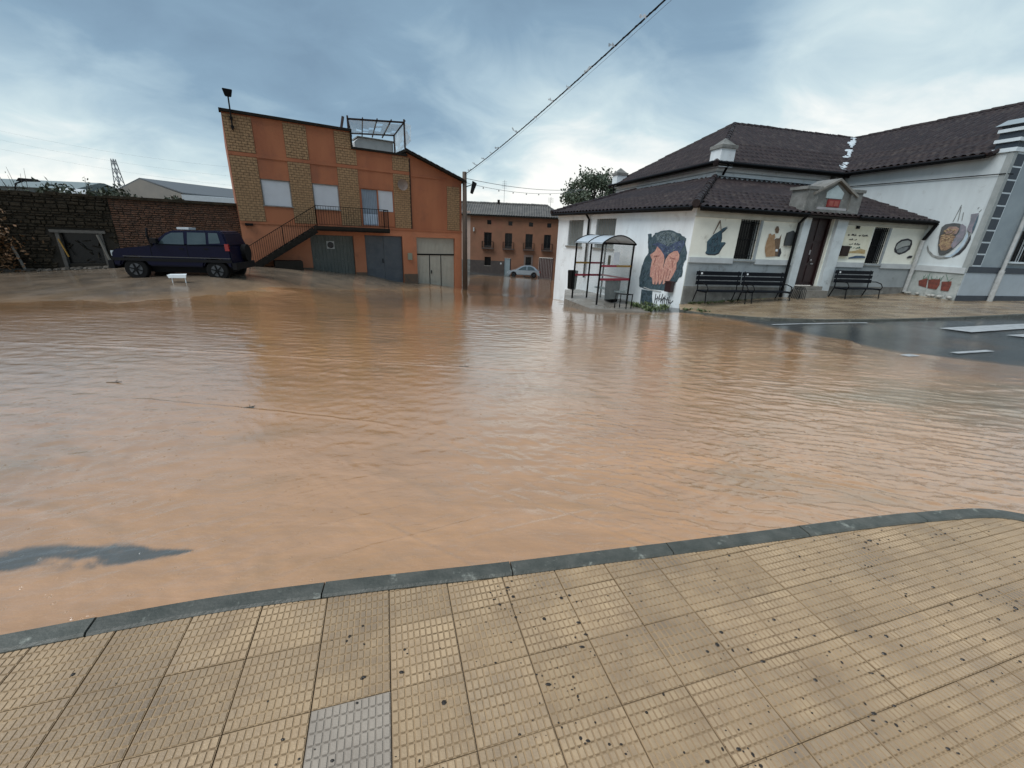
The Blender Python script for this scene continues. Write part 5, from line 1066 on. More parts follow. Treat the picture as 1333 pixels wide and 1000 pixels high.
for i in range(10):
    p = WG(random.uniform(4.3, 5.65), random.uniform(.1, .35), 0); p.z = .24; b.ball(p, random.uniform(.05, .10), 8, (1, 1, .7))
o = b.build('stones', mat('pale_stones', (.34, .34, .31), .7, (.2, .2, .18), 8, .9), kind='stuff', smooth=True); o['label'] = 'pale stones at the foot of the wing wall'

# ------------------------------------------------------------------ right hand pavement, kerb, markings
KR = [(5.75, 14.45, -.42), (6.20, 13.75, -.38), (6.74, 13.05, -.31), (7.6, 12.35, -.23), (8.9, 12.02, -.15), (10.67, 11.97, -.06), (13.5, 12.65, .0), (16.58, 13.55, .07), (22, 15.0, .12), (30, 17, .15)]
KB = [RF(.0, -.05, -.30), RF(.6, -.05, -.25), RF(1.6, -.05, -.2), RF(3, -.05, -.1), RF(4.7, -.05, .0), RF(7, -.05, .05), RF(9, -.05, .12), RF(10.8, -.05, .2), RF(16, -.05, .22), RF(24, -.05, .22)]
def lerp_poly(P, n):
    P = [Vector(p) for p in P]; o = []
    for i in range(n):
        f = i / (n - 1) * (len(P) - 1); k = min(int(f), len(P) - 2); o.append(P[k].lerp(P[k + 1], f - k))
    return o
A2 = lerp_poly(KR, 90); B2 = lerp_poly(KB, 90); b = MB(); nv = 14; g = []
for i in range(90):
    for j in range(nv): p = A2[i].lerp(B2[i], j / (nv - 1)); p.z += .0 + random.uniform(-.004, .004) * (0 < j < nv - 1); g.append(p)
b.add(g, [(i * nv + j, (i + 1) * nv + j, (i + 1) * nv + j + 1, i * nv + j + 1) for i in range(89) for j in range(nv - 1)])
M_side = mat('wet_tan_concrete', (.27, .205, .13), .35, (.15, .105, .065), 1.6, .95, bump=.4, bscale=30, rough2=.14, stretch=(.5, 1.6, 1), third=((.30, .27, .22), 2.8, .55, .7, .6), contrast=(.4, .6))
b.build('side_pavement', M_side, kind='structure', smooth=True)
kk = bpy.data.objects.new('far_kerb', None); COL.objects.link(kk); kk['kind'] = 'structure'
for i in range(0, 88, 3):
    b = MB(); c = []
    for k_ in (i, min(i + 3, 89)):
        p = A2[k_]; d_ = (B2[k_] - p); d_.z = 0; d_.normalize(); q = p - d_ * .12; c.append((q, p))
    (q0, p0), (q1, p1) = c; dz = Vector((0, 0, .45)); b.hexa([q0 - dz, q1 - dz, p1 - dz, p0 - dz, q0 + Vector((0, 0, .004)), q1 + Vector((0, 0, .004)), p1 + Vector((0, 0, .006)), p0 + Vector((0, 0, .006))]); b.build('kerb_stone', M_kerb, kk, bevel=.008)
# road paint, following the surface
M_line = mat('worn_road_paint', (.40, .42, .42), .4, (.16, .17, .17), 7, .8, contrast=(.45, .75))
def road_paint(name, corners, label):
    C4 = [Vector(c) for c in corners]; n = 10; V = []
    for i in range(n + 1):
        for j in range(4): p = C4[0].lerp(C4[1], i / n).lerp(C4[3].lerp(C4[2], i / n), j / 3); V.append((p.x, p.y, t1(p.x, p.y) + .022))
    b = MB().add(V, [(i * 4 + j, (i + 1) * 4 + j, (i + 1) * 4 + j + 1, i * 4 + j + 1) for i in range(n) for j in range(3)]); o = b.build(name, M_line); o['kind'] = 'structure'; return o
road_paint('crossing_stripe', [(11.3, 10.95), (17.5, 12.9), (17.6, 12.45), (11.7, 10.5)], '')
road_paint('crossing_stripe', [(12.3, 10.25), (18.5, 12.0), (18.8, 11.4), (12.8, 9.75)], '')
road_paint('centre_dash', [(9.02, 8.34), (10.05, 8.60), (10.10, 8.48), (9.08, 8.22)], '')
road_paint('centre_dash', [(7.75, 8.06), (8.02, 8.13), (8.10, 7.98), (7.80, 7.90)], '')
road_paint('centre_dash', [(11.3, 9.0), (12.6, 9.35), (12.7, 9.15), (11.4, 8.8)], '')
road_paint('edge_line', [(7.3, 11.70), (9.9, 11.60), (9.9, 11.53), (7.35, 11.62)], '')

# ------------------------------------------------------------------ benches
M_bench = mat('black_bench_wood', (.004, .0055, .009), .5, (.007, .009, .012), 6, .7, spec=.12, stretch=(1, 1, 8))
def bench(u0, label, first=None):
    W = 1.82; zb = -.16 + (u0 > 5) * .16; p0 = RF(u0 + W / 2, .65, zb)
    if first is not None:
        c = copy_tree(first); c.location = p0; c['label'] = label; return c
    t = empty('park_bench', p0, label, 'bench', 'benches along the front of the hall')
    z0 = zb + .42
    for k_ in range(3): MB().box(RF, u0, u0 + W, .33 - .02 * k_ - .015, .33 - .02 * k_ + .02, z0 + .17 + k_ * .16, z0 + .17 + k_ * .16 + .13).build('backrest_slat', M_bench, t)
    for k_ in range(4): MB().box(RF, u0 + .02, u0 + W - .02, .40 + k_ * .11, .40 + k_ * .11 + .09, z0 - .03, z0 + .005).build('seat_slat', M_bench, t)
    for s_ in (u0 + .10, u0 + W - .10):
        b = MB(); b.tube([RF(s_, .20, zb), RF(s_, .34, z0), RF(s_, .28, z0 + .64)], .02, 7).tube([RF(s_, .34, z0 - .04), RF(s_, .82, z0 - .04), RF(s_, .88, zb)], .02, 7); b.build('leg', M_dark, t)
        b = MB(); b.tube([RF(s_, .34, z0 + .22), RF(s_, .6, z0 + .24), RF(s_, .80, z0 + .19), RF(s_, .88, z0 + .08), RF(s_, .84, z0 - .04)], .017, 7).build('armrest', M_dark, t)
    MB().disc(RF(u0 + .18, .325, z0 + .55), RF.n, .035, .012, 12).build('badge', mat('white_badge', (.7, .72, .72), .4), t)
    return t
bn = bench(.25, 'black slatted bench under the painted wineskin, leftmost of the three'); bench(2.14, 'black slatted bench just left of the porch, second from the left', bn)
bench(6.28, 'black slatted bench on its own right of the porch', bn)
o = MB()
for i in range(7):
    a = RF(4.5 + .02 * i, .38, -.1); o.tube([RF(4.42, .25 + i * .07, -.12), RF(4.5, .25 + i * .07, .35), RF(4.62, .25 + i * .07, .42), RF(4.72, .25 + i * .07, .30), RF(4.74, .25 + i * .07, -.12)], .012, 6)
o.tube([RF(4.42, .2, -.08), RF(4.42, .75, -.08)], .014, 6).tube([RF(4.74, .2, -.08), RF(4.74, .75, -.08)], .014, 6)
o = o.build('boot_rack', M_dark); tag(o, 'low black hooped rack standing left of the door step beside a bench', 'rack')

# ------------------------------------------------------------------ bus shelter
zb = -.62
SH = Fr((2.39, 17.67), 155.0)
pb = MB(); P = [(2.10, 17.75), (2.80, 15.45), (4.95, 14.85), (5.75, 15.35), (5.4, 16.1), (3.2, 21.0), (2.4, 20.6)]; k = len(P)
pb.add([(x, y, zb - (.05 if i in (0, 1) else 0)) for i, (x, y) in enumerate(P)] + [(x, y, -1.7) for x, y in P], [tuple(range(k)), tuple(range(2 * k - 1, k - 1, -1))] + [(i, (i + 1) % k, (i + 1) % k + k, i + k) for i in range(k)])
pl_ = pb.build('shelter_platform', M_conc, bevel=.01); pl_['kind'] = 'structure'
sh = empty('bus_shelter', SH(.9, -.7, zb), 'small bus shelter with black posts, red rails and a pale arched roof', 'bus shelter')
LU, DP, ZT = 1.77, 1.45, 1.63
def post(u, n): MB().box(SH, u - .026, u + .026, n - .026, n + .026, zb, ZT).build('post', M_dark, sh)
for u, n in ((0, 0), (LU, 0), (LU, -DP), (0, -DP), (0, -DP / 2)): post(u, n)
arc = [(-DP - .06 + (DP + .12) * i / 12, ZT + .30 * math.sin(math.pi * i / 12) ** .85) for i in range(13)]
rb = MB(); V = [SH(-.06, n, z) for n, z in arc] + [SH(LU + .06, n, z) for n, z in arc]; V += [v - Vector((0, 0, .012)) for v in V]
for i in range(12): rb.add([V[i], V[i + 1], V[i + 14], V[i + 13], V[26 + i], V[26 + i + 1], V[26 + i + 14], V[26 + i + 13]], [(0, 1, 2, 3), (7, 6, 5, 4), (0, 3, 7, 4), (1, 5, 6, 2)])
rb.build('roof', mat('milky_polycarbonate', (.50, .56, .60), .25, (.42, .47, .50), 3, .6, alpha=.82), sh)
for u in (-.06, LU / 2, LU + .06): MB().tube([SH(u, n, z + .008) for n, z in arc], .022, 6).build('roof_bow', M_dark, sh)
MB().box(SH, -.08, LU + .08, -.03, .04, ZT - .03, ZT + .03).box(SH, -.08, LU + .08, -DP - .04, -DP + .03, ZT - .03, ZT + .03).build('roof_beam', M_dark, sh)
M_sg = mat('shelter_glass', (.55, .60, .58), .08, alpha=.16)
MB().box(SH, .04, LU - .04, -DP - .005, -DP + .005, zb + .2, ZT - .04).build('glass', M_sg, sh)
MB().box(SH, -.005, .005, -DP + .04, -.04, zb + .2, ZT - .04).build('glass', M_sg, sh); MB().box(SH, LU - .005, LU + .005, -DP + .04, -.04, zb + .2, ZT - .04).build('glass', M_sg, sh)
M_red = mat('crimson_rail', (.26, .025, .045), .4, (.20, .02, .035), 6, .6); M_yel = mat('mustard_rail', (.28, .17, .03), .5, (.20, .11, .03), 9, .8)
for u in (0, LU):
    MB().box(SH, u - .02, u + .02, -DP * .5, -.03, .80, .87).build('rail', M_red if u else M_yel, sh); MB().box(SH, u - .02, u + .02, -DP + .03, -DP * .5, .80, .87).build('rail', M_yel if u else M_red, sh)
    MB().box(SH, u - .02, u + .02, -DP + .03, -.03, .30, .38).build('rail', M_red, sh)
MB().box(SH, .05, LU - .05, -DP + .03, -DP + .06, .32, .38).build('rail', M_red, sh)
MB().box(SH, .05, LU - .05, -DP + .06, -DP + .40, -.18, -.14).build('seat', mat('shelter_seat', (.13, .18, .18), .5), sh)
MB().box(SH, LU + .006, LU + .012, -.82, -.55, .92, 1.34).build('timetable', mat('white_timetable', (.55, .60, .63), .5), sh)
MB().box(SH, LU + .006, LU + .012, -.42, -.30, .88, 1.22).build('sticker', mat('dark_sticker', (.08, .085, .06), .5), sh)
bi = MB(); bi.hexa([SH(-.42, .02, -.28), SH(-.10, .02, -.28), SH(-.10, -.22, -.28), SH(-.42, -.22, -.28), SH(-.45, .05, .50), SH(-.07, .05, .50), SH(-.07, -.25, .50), SH(-.45, -.25, .50)]); bi.bar(SH(-.1, -.05, .3), SH(0, -.05, .3), .04)
o = bi.build('litter_bin', M_dark, bevel=.02); tag(o, 'black litter bin hung outside the left front post of the bus shelter', 'bin')
bi = MB(); bi.hexa([SH(.95, -.95, zb + .02), SH(1.40, -.95, zb + .02), SH(1.40, -1.3, zb + .02), SH(.95, -1.3, zb + .02), SH(.92, -.92, .26), SH(1.43, -.92, .26), SH(1.43, -1.33, .26), SH(.92, -1.33, .26)])
o = bi.build('litter_bin', M_dark, bevel=.02); tag(o, 'black bin standing on the slab inside the bus shelter', 'bin')
ho = MB()
for dn in (0, -.42): ho.tube([(3.72 - dn * .5, 15.52 - dn * .25, zb), (3.72 - dn * .5, 15.52 - dn * .25, -.10), (4.12 - dn * .5, 15.40 - dn * .25, -.10), (4.12 - dn * .5, 15.40 - dn * .25, zb)], .022, 8)
ho.bar((3.72, 15.52, -.1), (3.93, 15.62, -.1), .03).bar((4.12, 15.40, -.1), (4.33, 15.5, -.1), .03)
o = ho.build('metal_stool', M_dark); tag(o, 'empty black metal stool frame in front of the right end of the bus shelter', 'stool')
b = MB(); b.box(SF, 8.44, 8.74, .05, .20, .06, .40).prism(SF, [(8.42, .40), (8.76, .40), (8.74, .44), (8.44, .44)], .03, .22)
o = b.build('meter_cabinet', mat('oxblood_cabinet', (.022, .006, .007), .5)); tag(o, 'dark oxblood metal box fixed low on the white wall under the painted hands', 'cabinet')
# weeds
def weeds(name, pts, n, h, m, label, spread=.25):
    V = []; F = []
    for i in range(n):
        c = random.choice(pts); x = c[0] + random.gauss(0, spread); y = c[1] + random.gauss(0, spread); z = c[2]
        for q in range(3):
            a = random.uniform(0, 6.28); hh = h * random.uniform(.4, 1.2); l = random.uniform(.02, .10) + hh * .5; wdt = random.uniform(.008, .02)
            dx, dy = math.cos(a), math.sin(a); k0 = len(V)
            V += [(x - dy * wdt, y + dx * wdt, z), (x + dy * wdt, y - dx * wdt, z), (x + dx * l * .5 + dy * wdt, y + dy * l * .5 - dx * wdt, z + hh * .8), (x + dx * l * .5 - dy * wdt, y + dy * l * .5 + dx * wdt, z + hh * .8), (x + dx * l, y + dy * l, z + hh)]
            F += [(k0, k0 + 1, k0 + 2, k0 + 3), (k0 + 3, k0 + 2, k0 + 4)]
    me = bpy.data.meshes.new(name); me.from_pydata(V, [], F); me.materials.append(m); o = bpy.data.objects.new(name, me); COL.objects.link(o); o['kind'] = 'stuff'; o['label'] = label; return o
M_weed = mat('weed_green', (.055, .095, .03), .6, (.10, .12, .045), 6, .9)
wp = [(4.7, 16.1, zb), (5.0, 15.7, zb), (5.3, 15.5, zb), (5.0, 15.2, zb), (4.75, 16.5, zb), (5.5, 15.2, -.60), (5.5, 15.35, -.5), (5.2, 16.2, -.55)]
weeds('weeds', wp, 260, .11, M_weed, 'low green weeds at the foot of the painted wall', .13)
weeds('kerb_grass', [RF(.3 + i * .35, .1 + .05 * (i % 2), -.28 + i * .015) for i in range(12)] + [(5.95, 14.3, -.42), (6.3, 13.9, -.38)], 200, .09, M_weed, 'short grass along the foot of the front wall of the hall', .1)

# ------------------------------------------------------------------ vehicles
M_tyre = mat('tyre_rubber', (.006, .006, .006), .85, spec=.2); M_rim = mat('steel_rim', (.07, .075, .08), .45, metal=.3); M_cglass = mat('car_glass', (.03, .045, .05), .08, (.05, .07, .075), 2, .6, spec=.7)
def wheel(parent, c, ax, r, w):
    c = Vector(c); ax = Vector(ax).normalized(); t = MB().tube([c - ax * w / 2, c - ax * w * .42, c + ax * w * .42, c + ax * w / 2], [r * .93, r, r, r * .93], 24).build('wheel', M_tyre, parent, smooth=False)
    MB().tube([c + ax * w * .40, c + ax * w * .52], [r * .60, r * .56], 20).build('rim', M_rim, t)
    hb = MB()
    for i in range(6): a = i * math.pi / 3; d = ax.orthogonal().normalized(); e_ = ax.cross(d); v = d * math.cos(a) + e_ * math.sin(a); hb.bar(c + ax * w * .53 + v * r * .12, c + ax * w * .53 + v * r * .54, .05, .03)
    hb.disc(c + ax * w * .55, ax, r * .16, .04, 12).build('spokes', M_dark, t)
def vehicle(t, fr, z0, body_poly, wheels, rw, W, green, windows, m, tum=.14, arch=1.22, win_n=.008):
    """body_poly: side outline below the belt without arches along the bottom (left->right top), wheels: u positions"""
    bot = min(p[1] for p in body_poly); pts = list(body_poly)
    us = sorted(wheels, reverse=True)
    low = [(pts[-1][0], bot)] if pts[-1][1] > bot + .01 else []
    arcs = []
    for u in us:
        for i in range(13):
            a = math.pi * i / 12; x, z = u + rw * arch * math.cos(a), z0 + rw + rw * arch * math.sin(a)
            if z > bot: arcs.append((x, z))
        
    poly = pts + low + arcs
    MB().prism(fr, poly, 0, -W).build('body', m, t, bevel=.05)
    k = len(green); g0 = green; cx = sum(p[0] for p in g0) / k
    zmin = min(p[1] for p in g0); zmax = max(p[1] for p in g0)
    nf = lambda z: -tum * (z - zmin) / (zmax - zmin)
    b = MB(); P = [fr(u, nf(z), z) for u, z in g0] + [fr(u, -W - nf(z), z) for u, z in g0]; b.add(P, [tuple(range(k)), tuple(range(2 * k - 1, k - 1, -1))] + [(i, i + k, (i + 1) % k + k, (i + 1) % k) for i in range(k)]); b.build('cabin', m, t, bevel=.045)
    for wpoly in windows:
        for sd_ in (0, 1):
            b = MB(); kk_ = len(wpoly)
            if sd_ == 0: P = [fr(u, nf(z) + win_n, z) for u, z in wpoly] + [fr(u, nf(z) - .02, z) for u, z in wpoly]
            else: P = [fr(u, -W - nf(z) - win_n, z) for u, z in wpoly] + [fr(u, -W - nf(z) + .02, z) for u, z in wpoly]
            b.add(P, [tuple(range(kk_)), tuple(range(2 * kk_ - 1, kk_ - 1, -1))] + [(i, i + kk_, (i + 1) % kk_ + kk_, (i + 1) % kk_) for i in range(kk_)]); b.build('window', M_cglass, t)
    for u in wheels:
        for n, s_ in ((-.12, 1), (-W + .12, -1)): wheel(t, fr(u, n, z0 + rw), fr.n * s_, rw, .22)
    ab = MB().box(fr, min(wheels) - .2, max(wheels) + .2, -W + .3, -.3, z0 + .25, z0 + .5).build('underbody', M_dark, t)
CF = Fr((-13.55, 14.93), 78.0); cz = -.25
M_navyc = mat('dark_navy_car_paint', (.003, .004, .019), .3, (.003, .003, .014), 3, .5, spec=.15); M_clad = mat('black_cladding', (.004, .004, .005), .6, spec=.2)
suv = empty('offroad_car', CF(1.3, -.9, cz), 'dark blue old off-road car parked side on in front of the yard wall', 'car')
vehicle(suv, CF, cz, [(-.66, .20), (-.66, .60), (-.60, .73), (-.45, .79), (0, .85), (.50, .92), (.74, 1.0), (3.10, 1.0), (3.14, .70), (3.12, .20)], (0.0, 2.58), .36, 1.72,
        [(.62, .98), (1.12, 1.38), (1.34, 1.46), (2.82, 1.50), (2.94, 1.46), (3.08, .98)], [[(.86, 1.0), (1.12, 1.28), (1.30, 1.38), (1.68, 1.40), (1.68, 1.0)], [(1.78, 1.0), (1.80, 1.41), (2.38, 1.42), (2.38, 1.03)], [(2.47, 1.05), (2.47, 1.42), (2.76, 1.42), (2.84, 1.08)]], M_navyc)
MB().box(CF, -.66, 3.13, .0, .015, .40, .50).build('sill_cladding', M_clad, suv)
MB().box(CF, -.3, 3.10, .0, .012, .54, .565).build('side_strip', mat('grey_trim', (.06, .06, .065), .4), suv)
MB().hexa([CF(-.80, .02, .12), CF(-.62, .02, .12), CF(-.62, -1.74, .12), CF(-.80, -1.74, .12), CF(-.78, .02, .40), CF(-.62, .02, .40), CF(-.62, -1.74, .40), CF(-.78, -1.74, .40)]).box(CF, 3.12, 3.26, -1.74, .02, .16, .40).build('bumper', M_clad, suv)
MB().prism(CF, [(2.97, .82), (3.11, .82), (3.08, 1.06), (2.97, 1.06)], -.10, .012).build('tail_light', mat('red_lens', (.25, .012, .012), .25), suv)
MB().box(CF, -.67, -.60, -.35, -.05, .55, .72).box(CF, -.67, -.60, -1.67, -1.37, .55, .72).build('headlight', mat('clear_lens', (.45, .5, .52), .15), suv)
MB().tube([CF(3.12, -1.2, .72), CF(3.28, -1.2, .72)], .32, 20).build('spare_wheel', M_tyre, suv)
MB().box(CF, 1.34, 1.72, -.95, -.45, 1.50, 1.57).build('roof_box', mat('white_roof_lamp', (.60, .64, .66), .4), suv)
MB().tube([CF(.66, -.02, .9), CF(.62, .06, 1.25), CF(.66, .04, 1.52)], .035, 8).build('snorkel', M_clad, suv)
MB().box(CF, .74, .92, .02, .20, 1.02, 1.18).build('mirror', M_clad, suv)
MB().box(CF, 1.3, 1.62, -.9, -.75, .95, 1.3).build('seat', mat('seat_grey', (.12, .13, .13), .8), suv)
for u in (1.74, .60): MB().box(CF, u - .006, u + .006, .0, .006, .46, 1.0).build('door_seam', M_dark, suv)
MB().box(CF, 1.50, 1.64, .0, .02, .84, .87).box(CF, 2.28, 2.42, 0, .02, .86, .89).build('handle', M_clad, suv)
WPf = Fr((-13.3, 13.9), 78.0)  # panel and legs are made up, standing in for an unidentified bright patch
t = empty('bright_patch_panel', WPf(1.75, 0, -.3), 'made-up white panel on legs for an unidentified bright patch by the blue off-road car', 'panel')
MB().hexa([WPf(1.48, .0, -.06), WPf(2.0, .0, -.05), WPf(1.95, -.15, -.04), WPf(1.5, -.15, -.05), WPf(1.44, 0, .04), WPf(2.02, 0, .06), WPf(1.98, -.15, .08), WPf(1.48, -.15, .06)]).build('board', mat('bright_patch_white', (.8, .85, .86), .3), t)
for u in (1.55, 1.95): MB().bar(WPf(u, -.05, .0), WPf(u, -.05, -.34), .018).build('leg', mat('bright_patch_white', (.8, .8, .8)), t)

FC = Fr((-5.9, 51.0), 90.0)
M_silver = mat('silver_car_paint', (.30, .34, .37), .25, (.26, .29, .32), 3, .5, metal=.5)
car = empty('parked_car', FC(6.7, -.8, -2.95), 'small silver hatchback parked in front of the far ochre house', 'car')
vehicle(car, FC, -2.96, [(4.78, -2.78), (4.76, -2.5), (4.95, -2.32), (5.5, -2.18), (5.85, -2.10), (8.45, -2.10), (8.68, -2.25), (8.70, -2.78)], (5.52, 7.98), .29, 1.66,
        [(5.75, -2.12), (6.45, -1.72), (6.85, -1.60), (7.5, -1.58), (8.0, -1.74), (8.45, -2.10)], [[(6.05, -2.08), (6.50, -1.78), (6.85, -1.67), (7.05, -1.66), (7.05, -2.07)], [(7.14, -2.07), (7.14, -1.66), (7.5, -1.65), (7.85, -1.78), (8.1, -2.05)]], M_silver)
MB().box(FC, 4.74, 4.80, -.45, -.02, -2.52, -2.36).build('headlight', mat('clear_lens', None), car); MB().box(FC, 8.60, 8.71, -.30, .005, -2.36, -2.18).build('tail_light', mat('red_lens', None), car)

# ------------------------------------------------------------------ far ochre house
FH = Fr((-5.9, 53.5), 90.0)
M_och = mat('ochre_brown_render', (.225, .105, .058), .8, (.165, .08, .045), .8, .9, third=((.22, .08, .05), .5, .55, .7, .7)); M_plF = mat('dark_stone_plinth', (.065, .05, .042), .8, (.04, .032, .028), 3, .9)
fh = empty('ochre_house', FH(5.5, -1, -3), 'long brown two storey house with four small balconies at the end of the street', 'house')
bal_ = [(1.70, 2.62), (4.26, 5.14), (6.78, 7.66), (9.06, 9.90)]
ops = [(a, c, .22, 2.0) for a, c in bal_] + [(2.05, 2.55, 2.92, 3.40), (4.62, 5.12, 2.88, 3.36), (7.12, 7.62, 2.86, 3.34), (9.35, 9.85, 2.84, 3.32)] + [(1.80, 2.58, -1.9, -.87), (4.28, 5.12, -3.1, -.93), (6.92, 7.62, -2.9, -.68), (8.60, 10.45, -3.3, -.68)]
# jambs may overlap in u, so one wall per storey band
b = MB(); wall(b, FH, 0, 11.0, -3.8, .0, [o for o in ops if o[3] < 0]); wall(b, FH, 0, 11.0, .0, 2.5, [o for o in ops if 0 < o[2] < 1]); wall(b, FH, 0, 11.0, 2.5, 3.85, [o for o in ops if o[2] > 2]); b.build('wall', M_och, fh)
MB().box(FH, 0, 1.80, 0, .04, -3.6, -1.30).box(FH, 1.8, 2.58, 0, .04, -3.6, -1.95).box(FH, 2.58, 4.26, 0, .04, -3.6, -1.30).build('plinth', M_plF, fh)
wp_ = MB(); wp_.box(FH, -9, 0, -8, .0, -3.6, 4.3); wp_.build('side_house', mat('pink_cream_render', (.40, .29, .235), .8, (.33, .25, .20), 1, .8), fh)
MB().box(FH, -9, 0, 0, .05, -3.6, -1.25).build('plinth', M_stone, fh)
for (a, c) in bal_:
    w_ = MB().box(FH, a, c, -.16, -.12, .22, 2.0).build('balcony_door', mat('dark_shutter', (.035, .03, .028), .5), fh)
    MB().box(FH, a + .05, (a + c) / 2 - .02, -.12, -.10, .5, 1.95).box(FH, (a + c) / 2 + .02, c - .05, -.12, -.10, .5, 1.95).build('pane', M_glass, w_)
    bs_ = MB().box(FH, a - .25, c + .25, 0, .45, .08, .20).build('balcony', M_plF, fh)
    railing(bs_, [FH(a - .22, .02, .20), FH(a - .22, .42, .20), FH(c + .22, .42, .20), FH(c + .22, .02, .20)], .75, sp=.13, rail=.035)
for a, c, z0, z1 in ops[4:8]: MB().box(FH, a, c, -.2, -.15, z0, z1).build('attic_window', M_glass, fh)
w_ = MB().box(FH, 1.8, 2.58, -.2, -.15, -1.9, -.87).build('window', M_glass, fh); MB().box(FH, 1.75, 2.65, -.1, .05, -1.98, -1.9).build('sill', M_conc, w_)
MB().box(FH, 4.28, 4.98, -.12, -.08, -3.1, -.95).build('door', mat('pale_blue_door', (.24, .29, .30), .6), fh); MB().box(FH, 4.98, 5.12, -.14, -.1, -3.1, -.95).build('door_edge', M_door, fh)
MB().box(FH, 6.92, 7.62, -.2, -.14, -2.9, -.68).build('door', M_glass, fh, label='dark open doorway behind the silver car'); MB().box(FH, 6.72, 6.92, 0, .05, -3.0, -.5).box(FH, 7.62, 7.82, 0, .05, -3.0, -.5).box(FH, 6.72, 7.82, 0, .06, -.68, -.45).build('door_surround', mat('stone_surround', (.16, .12, .10), .8), fh)
g = MB()
for i in range(9): g.box(FH, 8.62 + i * .203, 8.62 + i * .203 + .19, -.14, -.1, -3.3, -.72)
g.build('garage_door', mat('dark_brown_timber', (.065, .028, .022), .6), fh)
MB().box(FH, -9.3, 11.2, -.1, .38, 3.82, 4.0).build('cornice', M_slab, fh)
MB().box(FH, .35, .5, 0, .2, 2.05, 2.5).build('wall_lamp', M_wpipe, fh); MB().box(FH, 3.75, 3.95, 0, .05, -1.7, -1.5).build('house_plaque', M_wpipe, fh)
roof('roof_tiles', fh, FH, [(-9.3, -.45), (11.3, -.45), (9.4, 3.6), (-9.3, 3.6)], lambda s, d: 4.05 + d * .38, m=M_roofg, wave=.3, course=.5, amp=.05, nper=5)
ridge(fh, FH(-9.3, -3.6, 5.5), FH(9.4, -3.6, 5.5), m=M_roofg, r=.16); ridge(fh, FH(9.4, -3.6, 5.5), FH(11.3, .45, 3.98), m=M_roofg, r=.14)
MB().add([FH(11, 0, -3.6), FH(11, -8, -3.6), FH(11, -8, 3.9), FH(11, 0, 3.9)], [(0, 1, 2, 3)]).build('side_wall', M_och, fh)
MB().box(FH, 3.05, 3.35, -3.8, -3.4, 5.4, 5.95).build('chimney', M_slab, fh)
an = MB().tube([FH(9.8, -3.2, 5.2), FH(9.8, -3.2, 6.5)], .02, 5)
for i in range(5): an.bar(FH(9.45, -3.2, 5.9 + i * .12), FH(10.15, -3.2, 5.9 + i * .12), .02)
an.build('aerial', mat('grey_wire', None), fh)
an = MB().tube([FH(3.9, -3.2, 5.2), FH(3.9, -3.2, 8.2)], .02, 5)
for i in range(5): an.bar(FH(3.6, -3.2, 7.3 + i * .18), FH(4.2, -3.2, 7.3 + i * .18), .02)
an.build('aerial', mat('grey_wire', None), fh)
# next house further right, mostly hidden
nh = empty('grey_house', FH(13, -1, -3), 'dark grey roof end just showing between the ochre house and the white hall', 'house')
MB().box(FH, 11.6, 22, -10, -1, -3.8, 3.4).build('wall', M_plF, nh)
roof('roof_tiles', nh, FH, [(11.3, .7), (22, .7), (22, 5), (12.5, 5)], lambda s, d: 3.5 + (d - .7) * .3, m=M_roofg, wave=.3, course=.5, amp=.05, nper=4)
# back walls lining the street so the gap closes
nb_ = empty('street_wall', (6, 30, -2), 'low dark wall running behind the white hall', 'wall')
MB().box(Fr((2.6, 24.2), 14.0), 0, 20, -.4, 0, -3.2, .3).build('wall', M_stone, nb_)

# ------------------------------------------------------------------ trees, hill, warehouse, pylon beyond the yard wall
M_bark = mat('bark', (.06, .048, .036), .85, (.035, .03, .024), 6, .9)
def tree(name, base, H, crown, n, leaf, m, label, group=None, seed=1, limbs=7):
    rg = np.random.default_rng(seed); base = Vector(base); cx, cz_, rx, rz = crown     # crown centre height, radii
    t = empty(name, base, label, 'tree', group)
    b = MB(); b.tube([base - Vector((0, 0, .5)), base + Vector((.05, 0, cz_ * .5)), base + Vector((.1, .1, cz_))], [H * .035, H * .025, H * .012], 8)
    ends = []
    for i in range(limbs):
        a = 6.28 * i / limbs + rg.uniform(-.4, .4); s_ = base + Vector((0, 0, cz_ * rg.uniform(.45, .9))); e_ = base + Vector((math.cos(a) * rx * .75, math.sin(a) * rx * .75, cz_ + rz * rg.uniform(-.4, .8)))
        mid = s_.lerp(e_, .5) + Vector((0, 0, .12 * H * rg.uniform(0, .5))); b.tube([s_, mid, e_], [H * .013, H * .009, H * .003], 6); ends.append(e_)
    b.build('trunk', M_bark, t, smooth=True)
    cl = []
    for i in range(46):
        d = rg.normal(size=3); d /= np.linalg.norm(d); q = rg.uniform(.35, 1.0) ** .6; cl.append((d[0] * rx * q, d[1] * rx * q, d[2] * rz * q))
    cl = np.array(cl); idx = rg.integers(0, len(cl), n); P = cl[idx] + rg.normal(size=(n, 3)) * np.array([rx, rx, rz]) * .14
    P += np.array([base.x, base.y, base.z + cz_])
    A_ = rg.normal(size=(n, 3)); A_ /= np.linalg.norm(A_, axis=1)[:, None]; B_ = np.cross(A_, rg.normal(size=(n, 3))); B_ /= np.linalg.norm(B_, axis=1)[:, None]
    s_ = leaf * rg.uniform(.6, 1.3, (n, 1)); V = np.stack([P - A_ * s_, P - B_ * s_ * .5, P + A_ * s_, P + B_ * s_ * .5], 1).reshape(-1, 3)
    F = np.arange(4 * n).reshape(n, 4); o = npmesh('crown', V, F, m, t, smooth=False); return t
M_leaf = mat('dark_leaf', (.055, .075, .045), .6, (.085, .105, .065), .9, .9, contrast=(.4, .6)); M_leaf2 = mat('hedge_leaf', (.035, .048, .028), .7, (.055, .065, .035), 1.2, .9)
